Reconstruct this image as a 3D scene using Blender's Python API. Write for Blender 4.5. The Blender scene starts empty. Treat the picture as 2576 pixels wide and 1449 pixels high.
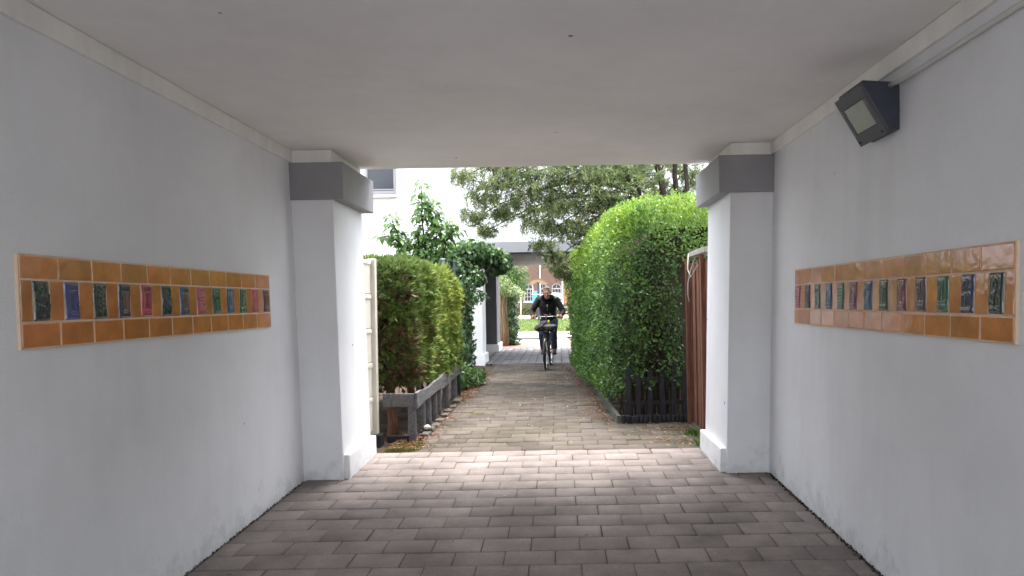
import bpy, bmesh, math, random
import numpy as np
from mathutils import Vector, Matrix

random.seed(7)
RNG = np.random.default_rng(11)
sc = bpy.context.scene
COL = sc.collection
R = math.radians

# ------------------------------------------------------------------ camera
FPX = 1717.0 / 2576.0            # focal length as a share of the picture width
cam_d = bpy.data.cameras.new("camera")
cam = bpy.data.objects.new("camera", cam_d)
COL.objects.link(cam)
cam_d.sensor_width = 36.0
cam_d.lens = 36.0 * FPX
cam_d.clip_start = 0.05
cam_d.clip_end = 2000.0
roll = 0.0175
cam_d.shift_x = -117.0 / 2576.0      # the passage axis sits right of and below the middle of the picture
cam_d.shift_y = 32.5 / 2576.0
cam.location = (0, 0, 1.63)
cam.rotation_euler = (R(90), roll, 0)
sc.camera = cam

# ------------------------------------------------------------------ light
world = bpy.data.worlds.new("World")
sc.world = world
world.use_nodes = True
wn = world.node_tree
wn.nodes.clear()
sky = wn.nodes.new("ShaderNodeTexSky")
sky.sky_type = 'NISHITA'
sky.sun_disc = False
SUN_EL, SUN_ROT = R(72), R(20)
sky.sun_elevation = SUN_EL
sky.sun_rotation = SUN_ROT
sky.dust_density = 3.0
sky.ozone_density = 0.6
hsv = wn.nodes.new("ShaderNodeHueSaturation")
hsv.inputs['Saturation'].default_value = 0.28
bg = wn.nodes.new("ShaderNodeBackground")
bg.inputs['Strength'].default_value = 0.15
wo = wn.nodes.new("ShaderNodeOutputWorld")
wn.links.new(sky.outputs[0], hsv.inputs['Color'])
wn.links.new(hsv.outputs[0], bg.inputs['Color'])
wn.links.new(bg.outputs[0], wo.inputs['Surface'])

sun_d = bpy.data.lights.new("sun", 'SUN')
sun_d.energy = 0.6
sun_d.angle = R(30)
sun_d.color = (1.0, 0.955, 0.89)
sun = bpy.data.objects.new("sun", sun_d)
COL.objects.link(sun)
# NISHITA: rotation 0 puts the sun at +Y, growing clockwise seen from above
sdir = Vector((math.sin(SUN_ROT) * math.cos(SUN_EL), math.cos(SUN_ROT) * math.cos(SUN_EL), math.sin(SUN_EL)))
sun.rotation_euler = (-sdir).to_track_quat('-Z', 'Y').to_euler()
sun.location = (0, 0, 30)

sc.view_settings.view_transform = 'Standard'
sc.view_settings.look = 'None'
sc.view_settings.exposure = 3.2
sc.view_settings.gamma = 1.0
sc.cycles.max_bounces = 12
sc.cycles.diffuse_bounces = 8
sc.cycles.glossy_bounces = 4
sc.cycles.transmission_bounces = 4
sc.cycles.use_denoising = True
sc.cycles.caustics_reflective = False
sc.cycles.caustics_refractive = False

# ------------------------------------------------------------------ helpers
def lin(h):
    h = h.lstrip('#')
    out = []
    for i in (0, 2, 4):
        c = int(h[i:i + 2], 16) / 255
        out.append(c / 12.92 if c <= 0.04045 else ((c + 0.055) / 1.055) ** 2.4)
    return tuple(out)

def pmat(name, col, rough=0.7, var=0.15, scale=4.0, bump=0.0, bscale=60.0, spec=0.4, coat=0.0,
         metal=0.0, stretch=(1, 1, 1), attr=None, col2=None, speck=0.0, streak=0.0, grain=0.0, basedirt=0.0, coatr=0.05, var_attr=0.25):
    """procedural paint / plaster / wood: base colour, slow noise variation, bump"""
    m = bpy.data.materials.new(name)
    m.use_nodes = True
    nt = m.node_tree
    N, L = nt.nodes, nt.links
    b = N['Principled BSDF']
    b.inputs['Roughness'].default_value = rough
    b.inputs['Specular IOR Level'].default_value = spec
    b.inputs['Metallic'].default_value = metal
    b.inputs['Coat Weight'].default_value = coat
    b.inputs['Coat Roughness'].default_value = coatr
    tc = N.new("ShaderNodeTexCoord")
    mp = N.new("ShaderNodeMapping")
    mp.inputs['Scale'].default_value = stretch
    L.new(tc.outputs['Object'], mp.inputs['Vector'])
    nz = N.new("ShaderNodeTexNoise")
    nz.inputs['Scale'].default_value = scale
    nz.inputs['Detail'].default_value = 6
    nz.inputs['Roughness'].default_value = 0.62
    L.new(mp.outputs[0], nz.inputs['Vector'])
    rp = N.new("ShaderNodeValToRGB")
    c = col if not isinstance(col, str) else lin(col)
    d = (col2 if not isinstance(col2, str) else lin(col2)) if col2 else tuple(x * (1 - var) for x in c)
    u = c if col2 else tuple(min(1, x * (1 + var * 0.6)) for x in c)
    rp.color_ramp.elements[0].position = 0.33
    rp.color_ramp.elements[0].color = (*d, 1)
    rp.color_ramp.elements[1].position = 0.67
    rp.color_ramp.elements[1].color = (*u, 1)
    L.new(nz.outputs['Fac'], rp.inputs['Fac'])
    out = rp.outputs['Color']
    if attr:                                     # one value per slab / board
        at_ = N.new("ShaderNodeAttribute")
        at_.attribute_name = attr
        mr = N.new("ShaderNodeMapRange")
        mr.inputs['To Min'].default_value = 1 - var_attr
        mr.inputs['To Max'].default_value = 1 + var_attr
        L.new(at_.outputs['Fac'], mr.inputs['Value'])
        mx = N.new("ShaderNodeMix")
        mx.data_type = 'RGBA'
        mx.blend_type = 'MULTIPLY'
        mx.inputs[0].default_value = 1.0
        L.new(out, mx.inputs[6])
        L.new(mr.outputs[0], mx.inputs[7])
        out = mx.outputs[2]
    if grain > 0:                                # sandy surface and blotchy stains
        for sc_n, lo_, hi_ in ((140.0, 1 - grain, 1 + grain), (1.7, 1 - grain * 1.1, 1 + grain * .8)):
            ng = N.new("ShaderNodeTexNoise")
            ng.inputs['Scale'].default_value = sc_n
            ng.inputs['Detail'].default_value = 4
            L.new(tc.outputs['Object'], ng.inputs['Vector'])
            rg = N.new("ShaderNodeMapRange")
            rg.inputs['From Min'].default_value = .32; rg.inputs['From Max'].default_value = .68
            rg.inputs['To Min'].default_value = lo_; rg.inputs['To Max'].default_value = hi_
            L.new(ng.outputs['Fac'], rg.inputs['Value'])
            mx = N.new("ShaderNodeMix"); mx.data_type = 'RGBA'; mx.blend_type = 'MULTIPLY'; mx.inputs[0].default_value = 1.0
            L.new(out, mx.inputs[6]); L.new(rg.outputs[0], mx.inputs[7])
            out = mx.outputs[2]
    if basedirt > 0:                             # patchy splash dirt along the foot of the wall
        sx_ = N.new("ShaderNodeSeparateXYZ")
        L.new(tc.outputs['Object'], sx_.inputs[0])
        rz = N.new("ShaderNodeMapRange")
        rz.inputs['From Min'].default_value = .15; rz.inputs['From Max'].default_value = .55
        rz.inputs['To Min'].default_value = .62; rz.inputs['To Max'].default_value = .30
        L.new(sx_.outputs['Z'], rz.inputs['Value'])
        nd = N.new("ShaderNodeTexNoise")
        nd.inputs['Scale'].default_value = 6.0; nd.inputs['Detail'].default_value = 9; nd.inputs['Roughness'].default_value = .72
        L.new(tc.outputs['Object'], nd.inputs['Vector'])
        sb = N.new("ShaderNodeMath"); sb.operation = 'SUBTRACT'
        L.new(rz.outputs[0], sb.inputs[0]); L.new(nd.outputs['Fac'], sb.inputs[1])
        rd = N.new("ShaderNodeMapRange")
        rd.inputs['From Min'].default_value = .02; rd.inputs['From Max'].default_value = .22
        rd.inputs['To Min'].default_value = 1.0; rd.inputs['To Max'].default_value = 1.0 - basedirt
        L.new(sb.outputs[0], rd.inputs['Value'])
        mx = N.new("ShaderNodeMix"); mx.data_type = 'RGBA'; mx.blend_type = 'MULTIPLY'; mx.inputs[0].default_value = 1.0
        L.new(out, mx.inputs[6]); L.new(rd.outputs[0], mx.inputs[7])
        out = mx.outputs[2]
    if streak > 0:                               # faint rain and handling streaks, scuffs
        ms_ = N.new("ShaderNodeMapping")
        ms_.inputs['Scale'].default_value = (2.2, 2.2, .3)
        L.new(tc.outputs['Object'], ms_.inputs['Vector'])
        n3 = N.new("ShaderNodeTexNoise")
        n3.inputs['Scale'].default_value = 3.0
        n3.inputs['Detail'].default_value = 5
        L.new(ms_.outputs[0], n3.inputs['Vector'])
        n4 = N.new("ShaderNodeTexNoise")
        n4.inputs['Scale'].default_value = .8
        L.new(tc.outputs['Object'], n4.inputs['Vector'])
        m4 = N.new("ShaderNodeMath"); m4.operation = 'MULTIPLY'
        L.new(n3.outputs['Fac'], m4.inputs[0]); L.new(n4.outputs['Fac'], m4.inputs[1])
        r4 = N.new("ShaderNodeMapRange")
        r4.inputs['From Min'].default_value = .24; r4.inputs['From Max'].default_value = .40
        r4.inputs['To Min'].default_value = 1.0; r4.inputs['To Max'].default_value = 1.0 - streak
        L.new(m4.outputs[0], r4.inputs['Value'])
        n5 = N.new("ShaderNodeTexNoise")          # small scuff marks
        n5.inputs['Scale'].default_value = 9.0
        n5.inputs['Detail'].default_value = 8
        n5.inputs['Roughness'].default_value = .75
        L.new(tc.outputs['Object'], n5.inputs['Vector'])
        r5 = N.new("ShaderNodeMapRange")
        r5.inputs['From Min'].default_value = .70; r5.inputs['From Max'].default_value = .78
        r5.inputs['To Min'].default_value = 1.0; r5.inputs['To Max'].default_value = 1.0 - streak * 2.2
        L.new(n5.outputs['Fac'], r5.inputs['Value'])
        m5 = N.new("ShaderNodeMath"); m5.operation = 'MULTIPLY'
        L.new(r4.outputs[0], m5.inputs[0]); L.new(r5.outputs[0], m5.inputs[1])
        mx = N.new("ShaderNodeMix"); mx.data_type = 'RGBA'; mx.blend_type = 'MULTIPLY'; mx.inputs[0].default_value = 1.0
        L.new(out, mx.inputs[6]); L.new(m5.outputs[0], mx.inputs[7])
        out = mx.outputs[2]
    if speck > 0:                                # fly specks, chips
        vo = N.new("ShaderNodeTexVoronoi")
        vo.inputs['Scale'].default_value = 2.2
        L.new(tc.outputs['Object'], vo.inputs['Vector'])
        lt = N.new("ShaderNodeMath")
        lt.operation = 'LESS_THAN'
        lt.inputs[1].default_value = speck
        L.new(vo.outputs['Distance'], lt.inputs[0])
        n2 = N.new("ShaderNodeTexNoise")
        n2.inputs['Scale'].default_value = 26
        n2.inputs['Detail'].default_value = 2
        L.new(tc.outputs['Object'], n2.inputs['Vector'])
        g2 = N.new("ShaderNodeMapRange")
        g2.inputs['From Min'].default_value = 0.4
        g2.inputs['From Max'].default_value = 0.6
        L.new(n2.outputs['Fac'], g2.inputs['Value'])
        mu = N.new("ShaderNodeMath")
        mu.operation = 'MULTIPLY'
        L.new(lt.outputs[0], mu.inputs[0])
        L.new(g2.outputs[0], mu.inputs[1])
        mx = N.new("ShaderNodeMix")
        mx.data_type = 'RGBA'
        L.new(mu.outputs[0], mx.inputs[0])
        L.new(out, mx.inputs[6])
        mx.inputs[7].default_value = (0.03, 0.028, 0.026, 1)
        out = mx.outputs[2]
    L.new(out, b.inputs['Base Color'])
    if bump > 0:
        nb = N.new("ShaderNodeTexNoise")
        nb.inputs['Scale'].default_value = bscale
        nb.inputs['Detail'].default_value = 5
        L.new(mp.outputs[0], nb.inputs['Vector'])
        bp = N.new("ShaderNodeBump")
        bp.inputs['Strength'].default_value = bump
        bp.inputs['Distance'].default_value = 0.01
        L.new(nb.outputs['Fac'], bp.inputs['Height'])
        L.new(bp.outputs[0], b.inputs['Normal'])
        if coat:
            L.new(bp.outputs[0], b.inputs['Coat Normal'])
    return m

def leafmat(name, stops, rough=0.42, trans=0.3, spec=0.4):
    """leaf: colour of each leaf from its own 'tint' value, some light passing through"""
    m = bpy.data.materials.new(name)
    m.use_nodes = True
    nt = m.node_tree
    N, L = nt.nodes, nt.links
    b = N['Principled BSDF']
    b.inputs['Roughness'].default_value = rough
    b.inputs['Specular IOR Level'].default_value = spec
    at_ = N.new("ShaderNodeAttribute")
    at_.attribute_name = 'tint'
    rp = N.new("ShaderNodeValToRGB")
    e = rp.color_ramp.elements
    while len(e) < len(stops):
        e.new(0.5)
    for k, (p, c) in enumerate(stops):
        e[k].position = p
        e[k].color = (*c, 1)
    L.new(at_.outputs['Fac'], rp.inputs['Fac'])
    L.new(rp.outputs[0], b.inputs['Base Color'])
    tr = N.new("ShaderNodeBsdfTranslucent")
    L.new(rp.outputs[0], tr.inputs['Color'])
    ms = N.new("ShaderNodeMixShader")
    ms.inputs[0].default_value = trans
    L.new(b.outputs[0], ms.inputs[1])
    L.new(tr.outputs[0], ms.inputs[2])
    L.new(ms.outputs[0], N['Material Output'].inputs['Surface'])
    return m

ORG = {}
def link(o, parent=None, loc=None):
    COL.objects.link(o)
    if parent is not None:
        o.parent = parent
        ORG[o.name] = ORG.get(parent.name, Vector((0, 0, 0)))
    return o

def tag(o, label=None, cat=None, group=None, kind=None):
    if label: o['label'] = label
    if cat: o['category'] = cat
    if group: o['group'] = group
    if kind: o['kind'] = kind
    return o

def thing(name, label, cat, loc=(0, 0, 0), group=None):
    o = bpy.data.objects.new(name, None)
    o.empty_display_size = 0.2
    COL.objects.link(o)
    o.location = loc
    ORG[o.name] = Vector(loc)
    return tag(o, label, cat, group)

def np_mesh(name, V, F, mat, parent=None, base=None, smooth=False, tint=None, extra=None):
    """mesh object from arrays; F is (n, k) with k the same for every face, or a list"""
    me = bpy.data.meshes.new(name)
    V = np.asarray(V, dtype=np.float64)
    org = ORG.get(parent.name, Vector((0, 0, 0))) if parent is not None else Vector(base or (0, 0, 0))
    V = V - np.array(org)
    if isinstance(F, np.ndarray) and F.ndim == 2:
        k = F.shape[1]
        me.vertices.add(len(V))
        me.vertices.foreach_set('co', V.ravel())
        me.loops.add(F.size)
        me.loops.foreach_set('vertex_index', F.ravel().astype(np.int32))
        me.polygons.add(len(F))
        me.polygons.foreach_set('loop_start', np.arange(0, F.size, k, dtype=np.int32))
        me.update(calc_edges=True)
        me.validate()
    else:
        me.from_pydata([tuple(v) for v in V], [], [tuple(f) for f in F])
        me.update()
    if smooth:
        me.polygons.foreach_set('use_smooth', np.ones(len(me.polygons), dtype=bool))
    if tint is not None:
        a = me.attributes.new('tint', 'FLOAT', 'FACE')
        a.data.foreach_set('value', np.asarray(tint, dtype=np.float32))
    mats = mat if isinstance(mat, (list, tuple)) else [mat]
    for m in mats:
        me.materials.append(m)
    o = bpy.data.objects.new(name, me)
    link(o, parent)
    if parent is None:
        o.location = org
        ORG[o.name] = Vector(org)
    return o

class MB:
    """collects simple shapes into one mesh"""
    def __init__(s):
        s.v, s.f, s.t, s.mi = [], [], [], []
    def add(s, V, F, t=0.5, mi=0):
        o = len(s.v)
        s.v += [tuple(p) for p in V]
        for f in F:
            s.f.append(tuple(i + o for i in f))
            s.t.append(t)
            s.mi.append(mi)
        return s
    def hexa(s, c, t=0.5, mi=0):
        # c: 4 lower corners anticlockwise from above, then the 4 upper ones
        return s.add(c, [(3, 2, 1, 0), (4, 5, 6, 7), (0, 1, 5, 4), (1, 2, 6, 5), (2, 3, 7, 6), (3, 0, 4, 7)], t, mi)
    def box(s, x0, x1, y0, y1, z0, z1, t=0.5, mi=0):
        return s.hexa([(x0, y0, z0), (x1, y0, z0), (x1, y1, z0), (x0, y1, z0),
                       (x0, y0, z1), (x1, y0, z1), (x1, y1, z1), (x0, y1, z1)], t, mi)
    def prism(s, poly, y0, y1, t=0.5, mi=0):
        # poly: (x, z) outline extruded along y
        n = len(poly)
        V = [(x, y0, z) for x, z in poly] + [(x, y1, z) for x, z in poly]
        F = [tuple(range(n)), tuple(range(2 * n - 1, n - 1, -1))]
        F += [(i, i + n, (i + 1) % n + n, (i + 1) % n) for i in range(n)]
        return s.add(V, F, t, mi)
    def prismx(s, poly, x0, x1, t=0.5, mi=0):
        n = len(poly)
        V = [(x0, y, z) for y, z in poly] + [(x1, y, z) for y, z in poly]
        F = [tuple(range(n - 1, -1, -1)), tuple(range(n, 2 * n))]
        F += [(i, (i + 1) % n, (i + 1) % n + n, i + n) for i in range(n)]
        return s.add(V, F, t, mi)
    def tube(s, pts, rad, n=8, cap=True, t=0.5, mi=0):
        pts = [Vector(p) for p in pts]
        if not hasattr(rad, '__len__'): rad = [rad] * len(pts)
        V, F = [], []
        prev = None
        for i, p in enumerate(pts):
            a = pts[min(i + 1, len(pts) - 1)] - pts[max(i - 1, 0)]
            a = a.normalized() if a.length > 1e-9 else Vector((0, 0, 1))
            if prev is None:
                q = Vector((0, 0, 1)) if abs(a.z) < 0.9 else Vector((1, 0, 0))
                u = a.cross(q).normalized()
            else:
                u = (prev - a * prev.dot(a))
                u = u.normalized() if u.length > 1e-6 else a.orthogonal().normalized()
            prev = u
            w = a.cross(u)
            for k in range(n):
                g = 2 * math.pi * k / n
                V.append(p + (u * math.cos(g) + w * math.sin(g)) * rad[i])
        for i in range(len(pts) - 1):
            for k in range(n):
                F.append((i * n + k, i * n + (k + 1) % n, (i + 1) * n + (k + 1) % n, (i + 1) * n + k))
        if cap:
            F.append(tuple(range(n - 1, -1, -1)))
            F.append(tuple((len(pts) - 1) * n + k for k in range(n)))
        return s.add(V, F, t, mi)
    def ball(s, c, r, nu=12, nv=8, t=0.5, mi=0):
        r = r if hasattr(r, '__len__') else (r, r, r)
        V, F = [], []
        for j in range(1, nv):
            th = math.pi * j / nv
            for i in range(nu):
                ph = 2 * math.pi * i / nu
                V.append((c[0] + r[0] * math.sin(th) * math.cos(ph), c[1] + r[1] * math.sin(th) * math.sin(ph), c[2] + r[2] * math.cos(th)))
        V += [(c[0], c[1], c[2] + r[2]), (c[0], c[1], c[2] - r[2])]
        a, b = len(V) - 2, len(V) - 1
        for j in range(nv - 2):
            for i in range(nu):
                F.append((j * nu + i, (j + 1) * nu + i, (j + 1) * nu + (i + 1) % nu, j * nu + (i + 1) % nu))
        for i in range(nu):
            F.append((a, i, (i + 1) % nu))
            F.append((b, (nv - 2) * nu + (i + 1) % nu, (nv - 2) * nu + i))
        return s.add(V, F, t, mi)
    def torus(s, c, R_, r, axis='x', nu=48, nv=8, a0=0, a1=2 * math.pi, t=0.5, mi=0):
        pts = []
        full = abs(a1 - a0 - 2 * math.pi) < 1e-6
        V, F = [], []
        m = nu if full else nu + 1
        for i in range(m):
            a = a0 + (a1 - a0) * i / nu
            for k in range(nv):
                g = 2 * math.pi * k / nv
                rr = R_ + r * math.cos(g)
                h = r * math.sin(g)
                if axis == 'x': V.append((c[0] + h, c[1] + rr * math.cos(a), c[2] + rr * math.sin(a)))
                else: V.append((c[0] + rr * math.cos(a), c[1] + h, c[2] + rr * math.sin(a)))
        for i in range(nu):
            j = (i + 1) % m
            for k in range(nv):
                F.append((i * nv + k, j * nv + k, j * nv + (k + 1) % nv, i * nv + (k + 1) % nv))
        return s.add(V, F, t, mi)
    def build(s, name, mat, parent=None, base=None, bevel=0.0, smooth=False, seg=2):
        o = np_mesh(name, s.v, s.f, mat, parent, base, smooth, tint=s.t)
        me = o.data
        if any(s.mi):
            me.polygons.foreach_set('material_index', np.array(s.mi, dtype=np.int32))
        if not smooth or bevel:
            bm = bmesh.new(); bm.from_mesh(me)
            bmesh.ops.recalc_face_normals(bm, faces=bm.faces)
            bm.to_mesh(me); bm.free()
        if bevel > 0:
            md = o.modifiers.new("bevel", 'BEVEL')
            md.width = bevel; md.segments = seg; md.limit_method = 'ANGLE'; md.angle_limit = R(40)
        return o

def norm(a):
    return a / np.maximum(np.linalg.norm(a, axis=1, keepdims=True), 1e-9)

def leaves(name, P, D, Nn, Ln, Wd, tint, mat, parent, kind='fold', fold=0.25, curl=0.15, base=None):
    """many leaves in one mesh. P root, D along, Nn rough normal, Ln length, Wd width"""
    n = len(P)
    D = norm(D)
    S = norm(np.cross(D, Nn) + 1e-6)
    U = norm(np.cross(S, D))
    Ln = np.broadcast_to(np.asarray(Ln, float), (n,))[:, None]
    Wd = np.broadcast_to(np.asarray(Wd, float), (n,))[:, None]
    if kind == 'fold':
        v = [P, P + D * Ln * .48 + S * Wd * .5 + U * Wd * fold, P + D * Ln - U * Ln * curl, P + D * Ln * .48 - S * Wd * .5 + U * Wd * fold]
        V = np.stack(v, 1).reshape(-1, 3)
        b = np.arange(n)[:, None] * 4
        F = np.concatenate([b + [0, 1, 2], b + [0, 2, 3]], 1).reshape(-1, 3)
        k = 2
    elif kind == 'oval':
        v = [P, P + D * Ln * .3 + S * Wd * .44 + U * Wd * fold, P + D * Ln * .68 + S * Wd * .40 + U * (Wd * fold - Ln * curl * .4),
             P + D * Ln - U * Ln * curl, P + D * Ln * .68 - S * Wd * .40 + U * (Wd * fold - Ln * curl * .4), P + D * Ln * .3 - S * Wd * .44 + U * Wd * fold,
             P + D * Ln * .35, P + D * Ln * .7 - U * Ln * curl * .4]
        V = np.stack(v, 1).reshape(-1, 3)
        b = np.arange(n)[:, None] * 8
        F = np.concatenate([b + [0, 1, 6], b + [6, 1, 2], b + [6, 2, 7], b + [7, 2, 3], b + [0, 6, 5], b + [6, 4, 5], b + [6, 7, 4], b + [7, 3, 4]], 1).reshape(-1, 3)
        k = 8
    elif kind == 'spray':                       # flat fan of scale-leaf twigs
        v, f = [P], []
        for j, (a, l) in enumerate(((-.75, .62), (-.36, .86), (0, 1.0), (.36, .86), (.75, .62))):
            d1 = D * math.cos(a) + S * math.sin(a)
            s1 = S * math.cos(a) - D * math.sin(a)
            o = 1 + 3 * j
            v += [P + d1 * Ln * l * .5 + s1 * Wd * .5, P + d1 * Ln * l + U * Ln * .1 * (j % 2 - .5), P + d1 * Ln * l * .5 - s1 * Wd * .5 + U * Wd * .4]
            f.append((0, o, o + 1)); f.append((0, o + 1, o + 2))
        V = np.stack(v, 1).reshape(-1, 3)
        b = np.arange(n)[:, None] * 16
        F = np.concatenate([b + list(q) for q in f], 1).reshape(-1, 3)
        k = 10
    o = np_mesh(name, V, F, mat, parent, base, tint=np.repeat(np.clip(tint, 0, 1), k))
    return o

def wob(P, s=1.0, seed=0):
    """smooth pseudo noise from position, about -1..1"""
    r = np.random.default_rng(seed)
    o = np.zeros(len(P))
    for k in range(6):
        d = r.normal(size=3) * (1.2 + .9 * k) * s
        o += np.sin(P @ d + r.uniform(0, 6.3)) / (1 + .35 * k)
    return o / 2.4

def gz(y):
    """height of the paving along the passage"""
    return 0.0285 * y if y < 6.6 else 0.188 + 0.004 * (min(y, 30) - 6.6)

WL = lambda z: -2.158 - 0.028 * (z - 0.16)        # left passage wall, leaning out a little
WR = lambda z: 1.740 + 0.032 * (z - 0.16)
PL = lambda z: -1.825 - 0.022 * (z - 0.16)        # inner faces of the pilasters
PR = lambda z: 1.384 + 0.030 * (z - 0.16)

# ------------------------------------------------------------------ materials
M = {}
M['wall'] = pmat('painted_plaster', (0.735, 0.75, 0.775), .62, .08, .9, .35, 140, .35, speck=.027, streak=.045, basedirt=.22)
M['ceil'] = pmat('ceiling_paint', (0.82, 0.81, 0.80), .75, .09, .6, .3, 120, .3, speck=.026, streak=.03)
M['frieze'] = pmat('cream_paint', (0.81, 0.80, 0.77), .7, .08, 2.0, .35, 60, .3, speck=.028, streak=.10)
M['corbel'] = pmat('grey_paint', (0.28, 0.28, 0.295), .6, .10, 1.6, .2, 90, .35, speck=.015)
M['white'] = pmat('white_render', (0.80, 0.80, 0.81), .8, .05, .5, .2, 80, .3)
M['house_shaded'] = pmat('shaded_house_paint', (0.10, 0.10, 0.107), .7, .08, 1.0, .15, 60, .3)  # house paint with the far passage's shade put into its colour
M['paver'] = pmat('concrete_paver', (0.225, 0.194, 0.181), .85, .25, 3.0, .6, 160, .12, attr='tint', var_attr=.10, grain=.16)
M['pathpaver'] = pmat('mossy_paver', (0.118, 0.101, 0.091), .92, .3, 1.1, .5, 120, .1, attr='tint', var_attr=.18, grain=.18, col2=(0.084, 0.073, 0.058))
M['gridpaver'] = pmat('grey_paver', (0.13, 0.125, 0.135), .75, .2, 2.0, .4, 100, .35, attr='tint', var_attr=.14)
M['joint'] = pmat('joint_sand', (0.10, 0.085, 0.072), .95, .4, 9.0, .6, 120, .1)
M['jointp'] = pmat('mossy_joint', (0.085, 0.078, 0.04), .95, .45, 6.0, .6, 90, .1, col2=(0.04, 0.034, 0.024))
M['soil'] = pmat('soil', (0.085, 0.058, 0.042), .95, .5, 9.0, .9, 40, .1)
M['stone'] = pmat('edging_stone', (0.095, 0.088, 0.076), .9, .35, 9.0, .6, 50, .2)
M['brown_tile'] = pmat('glazed_terracotta', (0.54, 0.195, 0.055), .25, .26, 7.0, .22, 15.0, .5, coat=1.0, attr='tint', var_attr=.16, coatr=.04)
M['grout'] = pmat('cream_grout', (0.66, 0.50, 0.36), .9, .12, 12, .3, 120, .2)
M['railwood'] = pmat('weathered_grey_wood', (0.135, 0.133, 0.14), .85, .35, 5.0, .5, 40, .2, stretch=(6, 1, 6), attr='tint')
M['darkwood'] = pmat('dark_stained_wood', (0.028, 0.028, 0.033), .8, .35, 8.0, .4, 50, .25, stretch=(5, 5, 1))
M['brownwood'] = pmat('brown_fence_boards', (0.23, 0.105, 0.066), .75, .35, 6.0, .4, 40, .3, stretch=(9, 9, .7), attr='tint', var_attr=.2, col2=(0.11, 0.052, 0.036))
M['creamwood'] = pmat('cream_painted_wood', (0.62, 0.59, 0.52), .55, .08, 6.0, .15, 60, .4)
M['lampbody'] = pmat('dark_lamp_metal', (0.042, 0.050, 0.074), .42, .12, 20, .08, 90, .5)
M['lampface'] = pmat('lamp_front_metal', (0.085, 0.085, 0.098), .45, .12, 20, .08, 90, .5)
M['conduit'] = pmat('painted_conduit', (0.56, 0.55, 0.53), .5, .06, 8, 0.0, 60, .4)
M['greenmetal'] = pmat('dark_green_metal', (0.018, 0.045, 0.036), .4, .15, 10, 0, 60, .5)
M['bark'] = pmat('bark', (0.05, 0.040, 0.032), .9, .45, 14, .9, 40, .15, stretch=(3, 3, .6))
M['bark_red'] = pmat('red_brown_bark', (0.14, 0.075, 0.05), .9, .45, 14, .9, 40, .15, stretch=(4, 4, .5))
M['twig'] = pmat('twigs', (0.045, 0.036, 0.028), .95, .4, 14, .9, 24, .1)
M['glasswin'] = pmat('window_glass', (0.035, 0.039, 0.047), .12, .15, 1.0, 0, 60, .35)
M['greyframe'] = pmat('grey_window_frame', (0.28, 0.28, 0.30), .5, .06, 5, 0, 60, .4)
M['whiteframe'] = pmat('white_frame_paint', (0.75, 0.74, 0.72), .5, .05, 5, 0, 60, .4)
M['tyre'] = pmat('tyre_rubber', (0.014, 0.014, 0.015), .75, .2, 30, 0, 60, .3)
M['blackmetal'] = pmat('black_bike_paint', (0.012, 0.012, 0.014), .3, .1, 30, 0, 60, .5)
M['chrome'] = pmat('polished_metal', (0.55, 0.55, 0.57), .25, .08, 30, 0, 60, .5, metal=1.0)
M['bagcloth'] = pmat('grey_bag_cloth', (0.085, 0.08, 0.082), .85, .35, 14, .5, 50, .2)
M['skin'] = pmat('skin', (0.46, 0.235, 0.17), .5, .14, 18, .05, 60, .4)
M['jacket'] = pmat('black_leather', (0.014, 0.014, 0.016), .42, .3, 14, .5, 26, .45)
M['fur'] = pmat('black_fur', (0.007, 0.007, 0.008), .95, .4, 40, 1.0, 120, .1)
M['jeans'] = pmat('dark_denim', (0.035, 0.048, 0.085), .85, .35, 9, .3, 60, .2)
M['shoe'] = pmat('brown_suede', (0.13, 0.06, 0.035), .8, .25, 20, .2, 60, .25)
M['sole'] = pmat('dark_sole', (0.02, 0.017, 0.015), .8, .2, 20, 0, 60, .2)
M['hair'] = pmat('grey_hair', (0.27, 0.25, 0.235), .7, .35, 40, .6, 90, .3)
M['eye'] = pmat('dark_eye', (0.03, 0.022, 0.018), .3, .1, 40, 0, 60, .5)
M['lip'] = pmat('lip', (0.32, 0.13, 0.105), .5, .1, 40, 0, 60, .4)

# ------------------------------------------------------------------ ground
tag(np_mesh('ground', [(-400, -400, -.9), (400, -400, -.9), (400, 900, -.9), (-400, 900, -.9)], [(0, 1, 2, 3)],
            pmat('earth', (0.12, 0.10, 0.07), .95, .4, .5, .3, 4)), kind='structure')

def sheet(name, x0, x1, ys, off, mat, kind='structure', xs=None):
    V, F = [], []
    for y in ys:
        V += [(x0, y, gz(y) + off), (x1, y, gz(y) + off)]
    for i in range(len(ys) - 1):
        F.append((2 * i, 2 * i + 1, 2 * i + 3, 2 * i + 2))
    return tag(np_mesh(name, V, F, mat), kind=kind)

# garden soil either side of the path, between the two houses
def bumpy(name, x0, x1, y0, y1, off, amp, mat, nx, ny, seed):
    xs, ys = np.linspace(x0, x1, nx), np.linspace(y0, y1, ny)
    X, Y = np.meshgrid(xs, ys)
    P = np.stack([X.ravel(), Y.ravel(), np.zeros(X.size)], 1)
    P[:, 2] = np.array([gz(y) for y in P[:, 1]]) + off + amp * wob(P, 2.2, seed) + amp * .6 * wob(P, 7, seed + 1)
    i = np.arange(nx - 1)[None, :] + np.arange(ny - 1)[:, None] * nx
    F = np.stack([i, i + 1, i + 1 + nx, i + nx], -1).reshape(-1, 4)
    return tag(np_mesh(name, P, F, mat, smooth=True), kind='structure')

bumpy('soil', -9, -1.40, 6.66, 15.45, -.035, .016, M['soil'], 90, 110, 3)
bumpy('soil', .66, 9, 8.02, 15.45, -.03, .016, M['soil'], 90, 90, 5)

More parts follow.
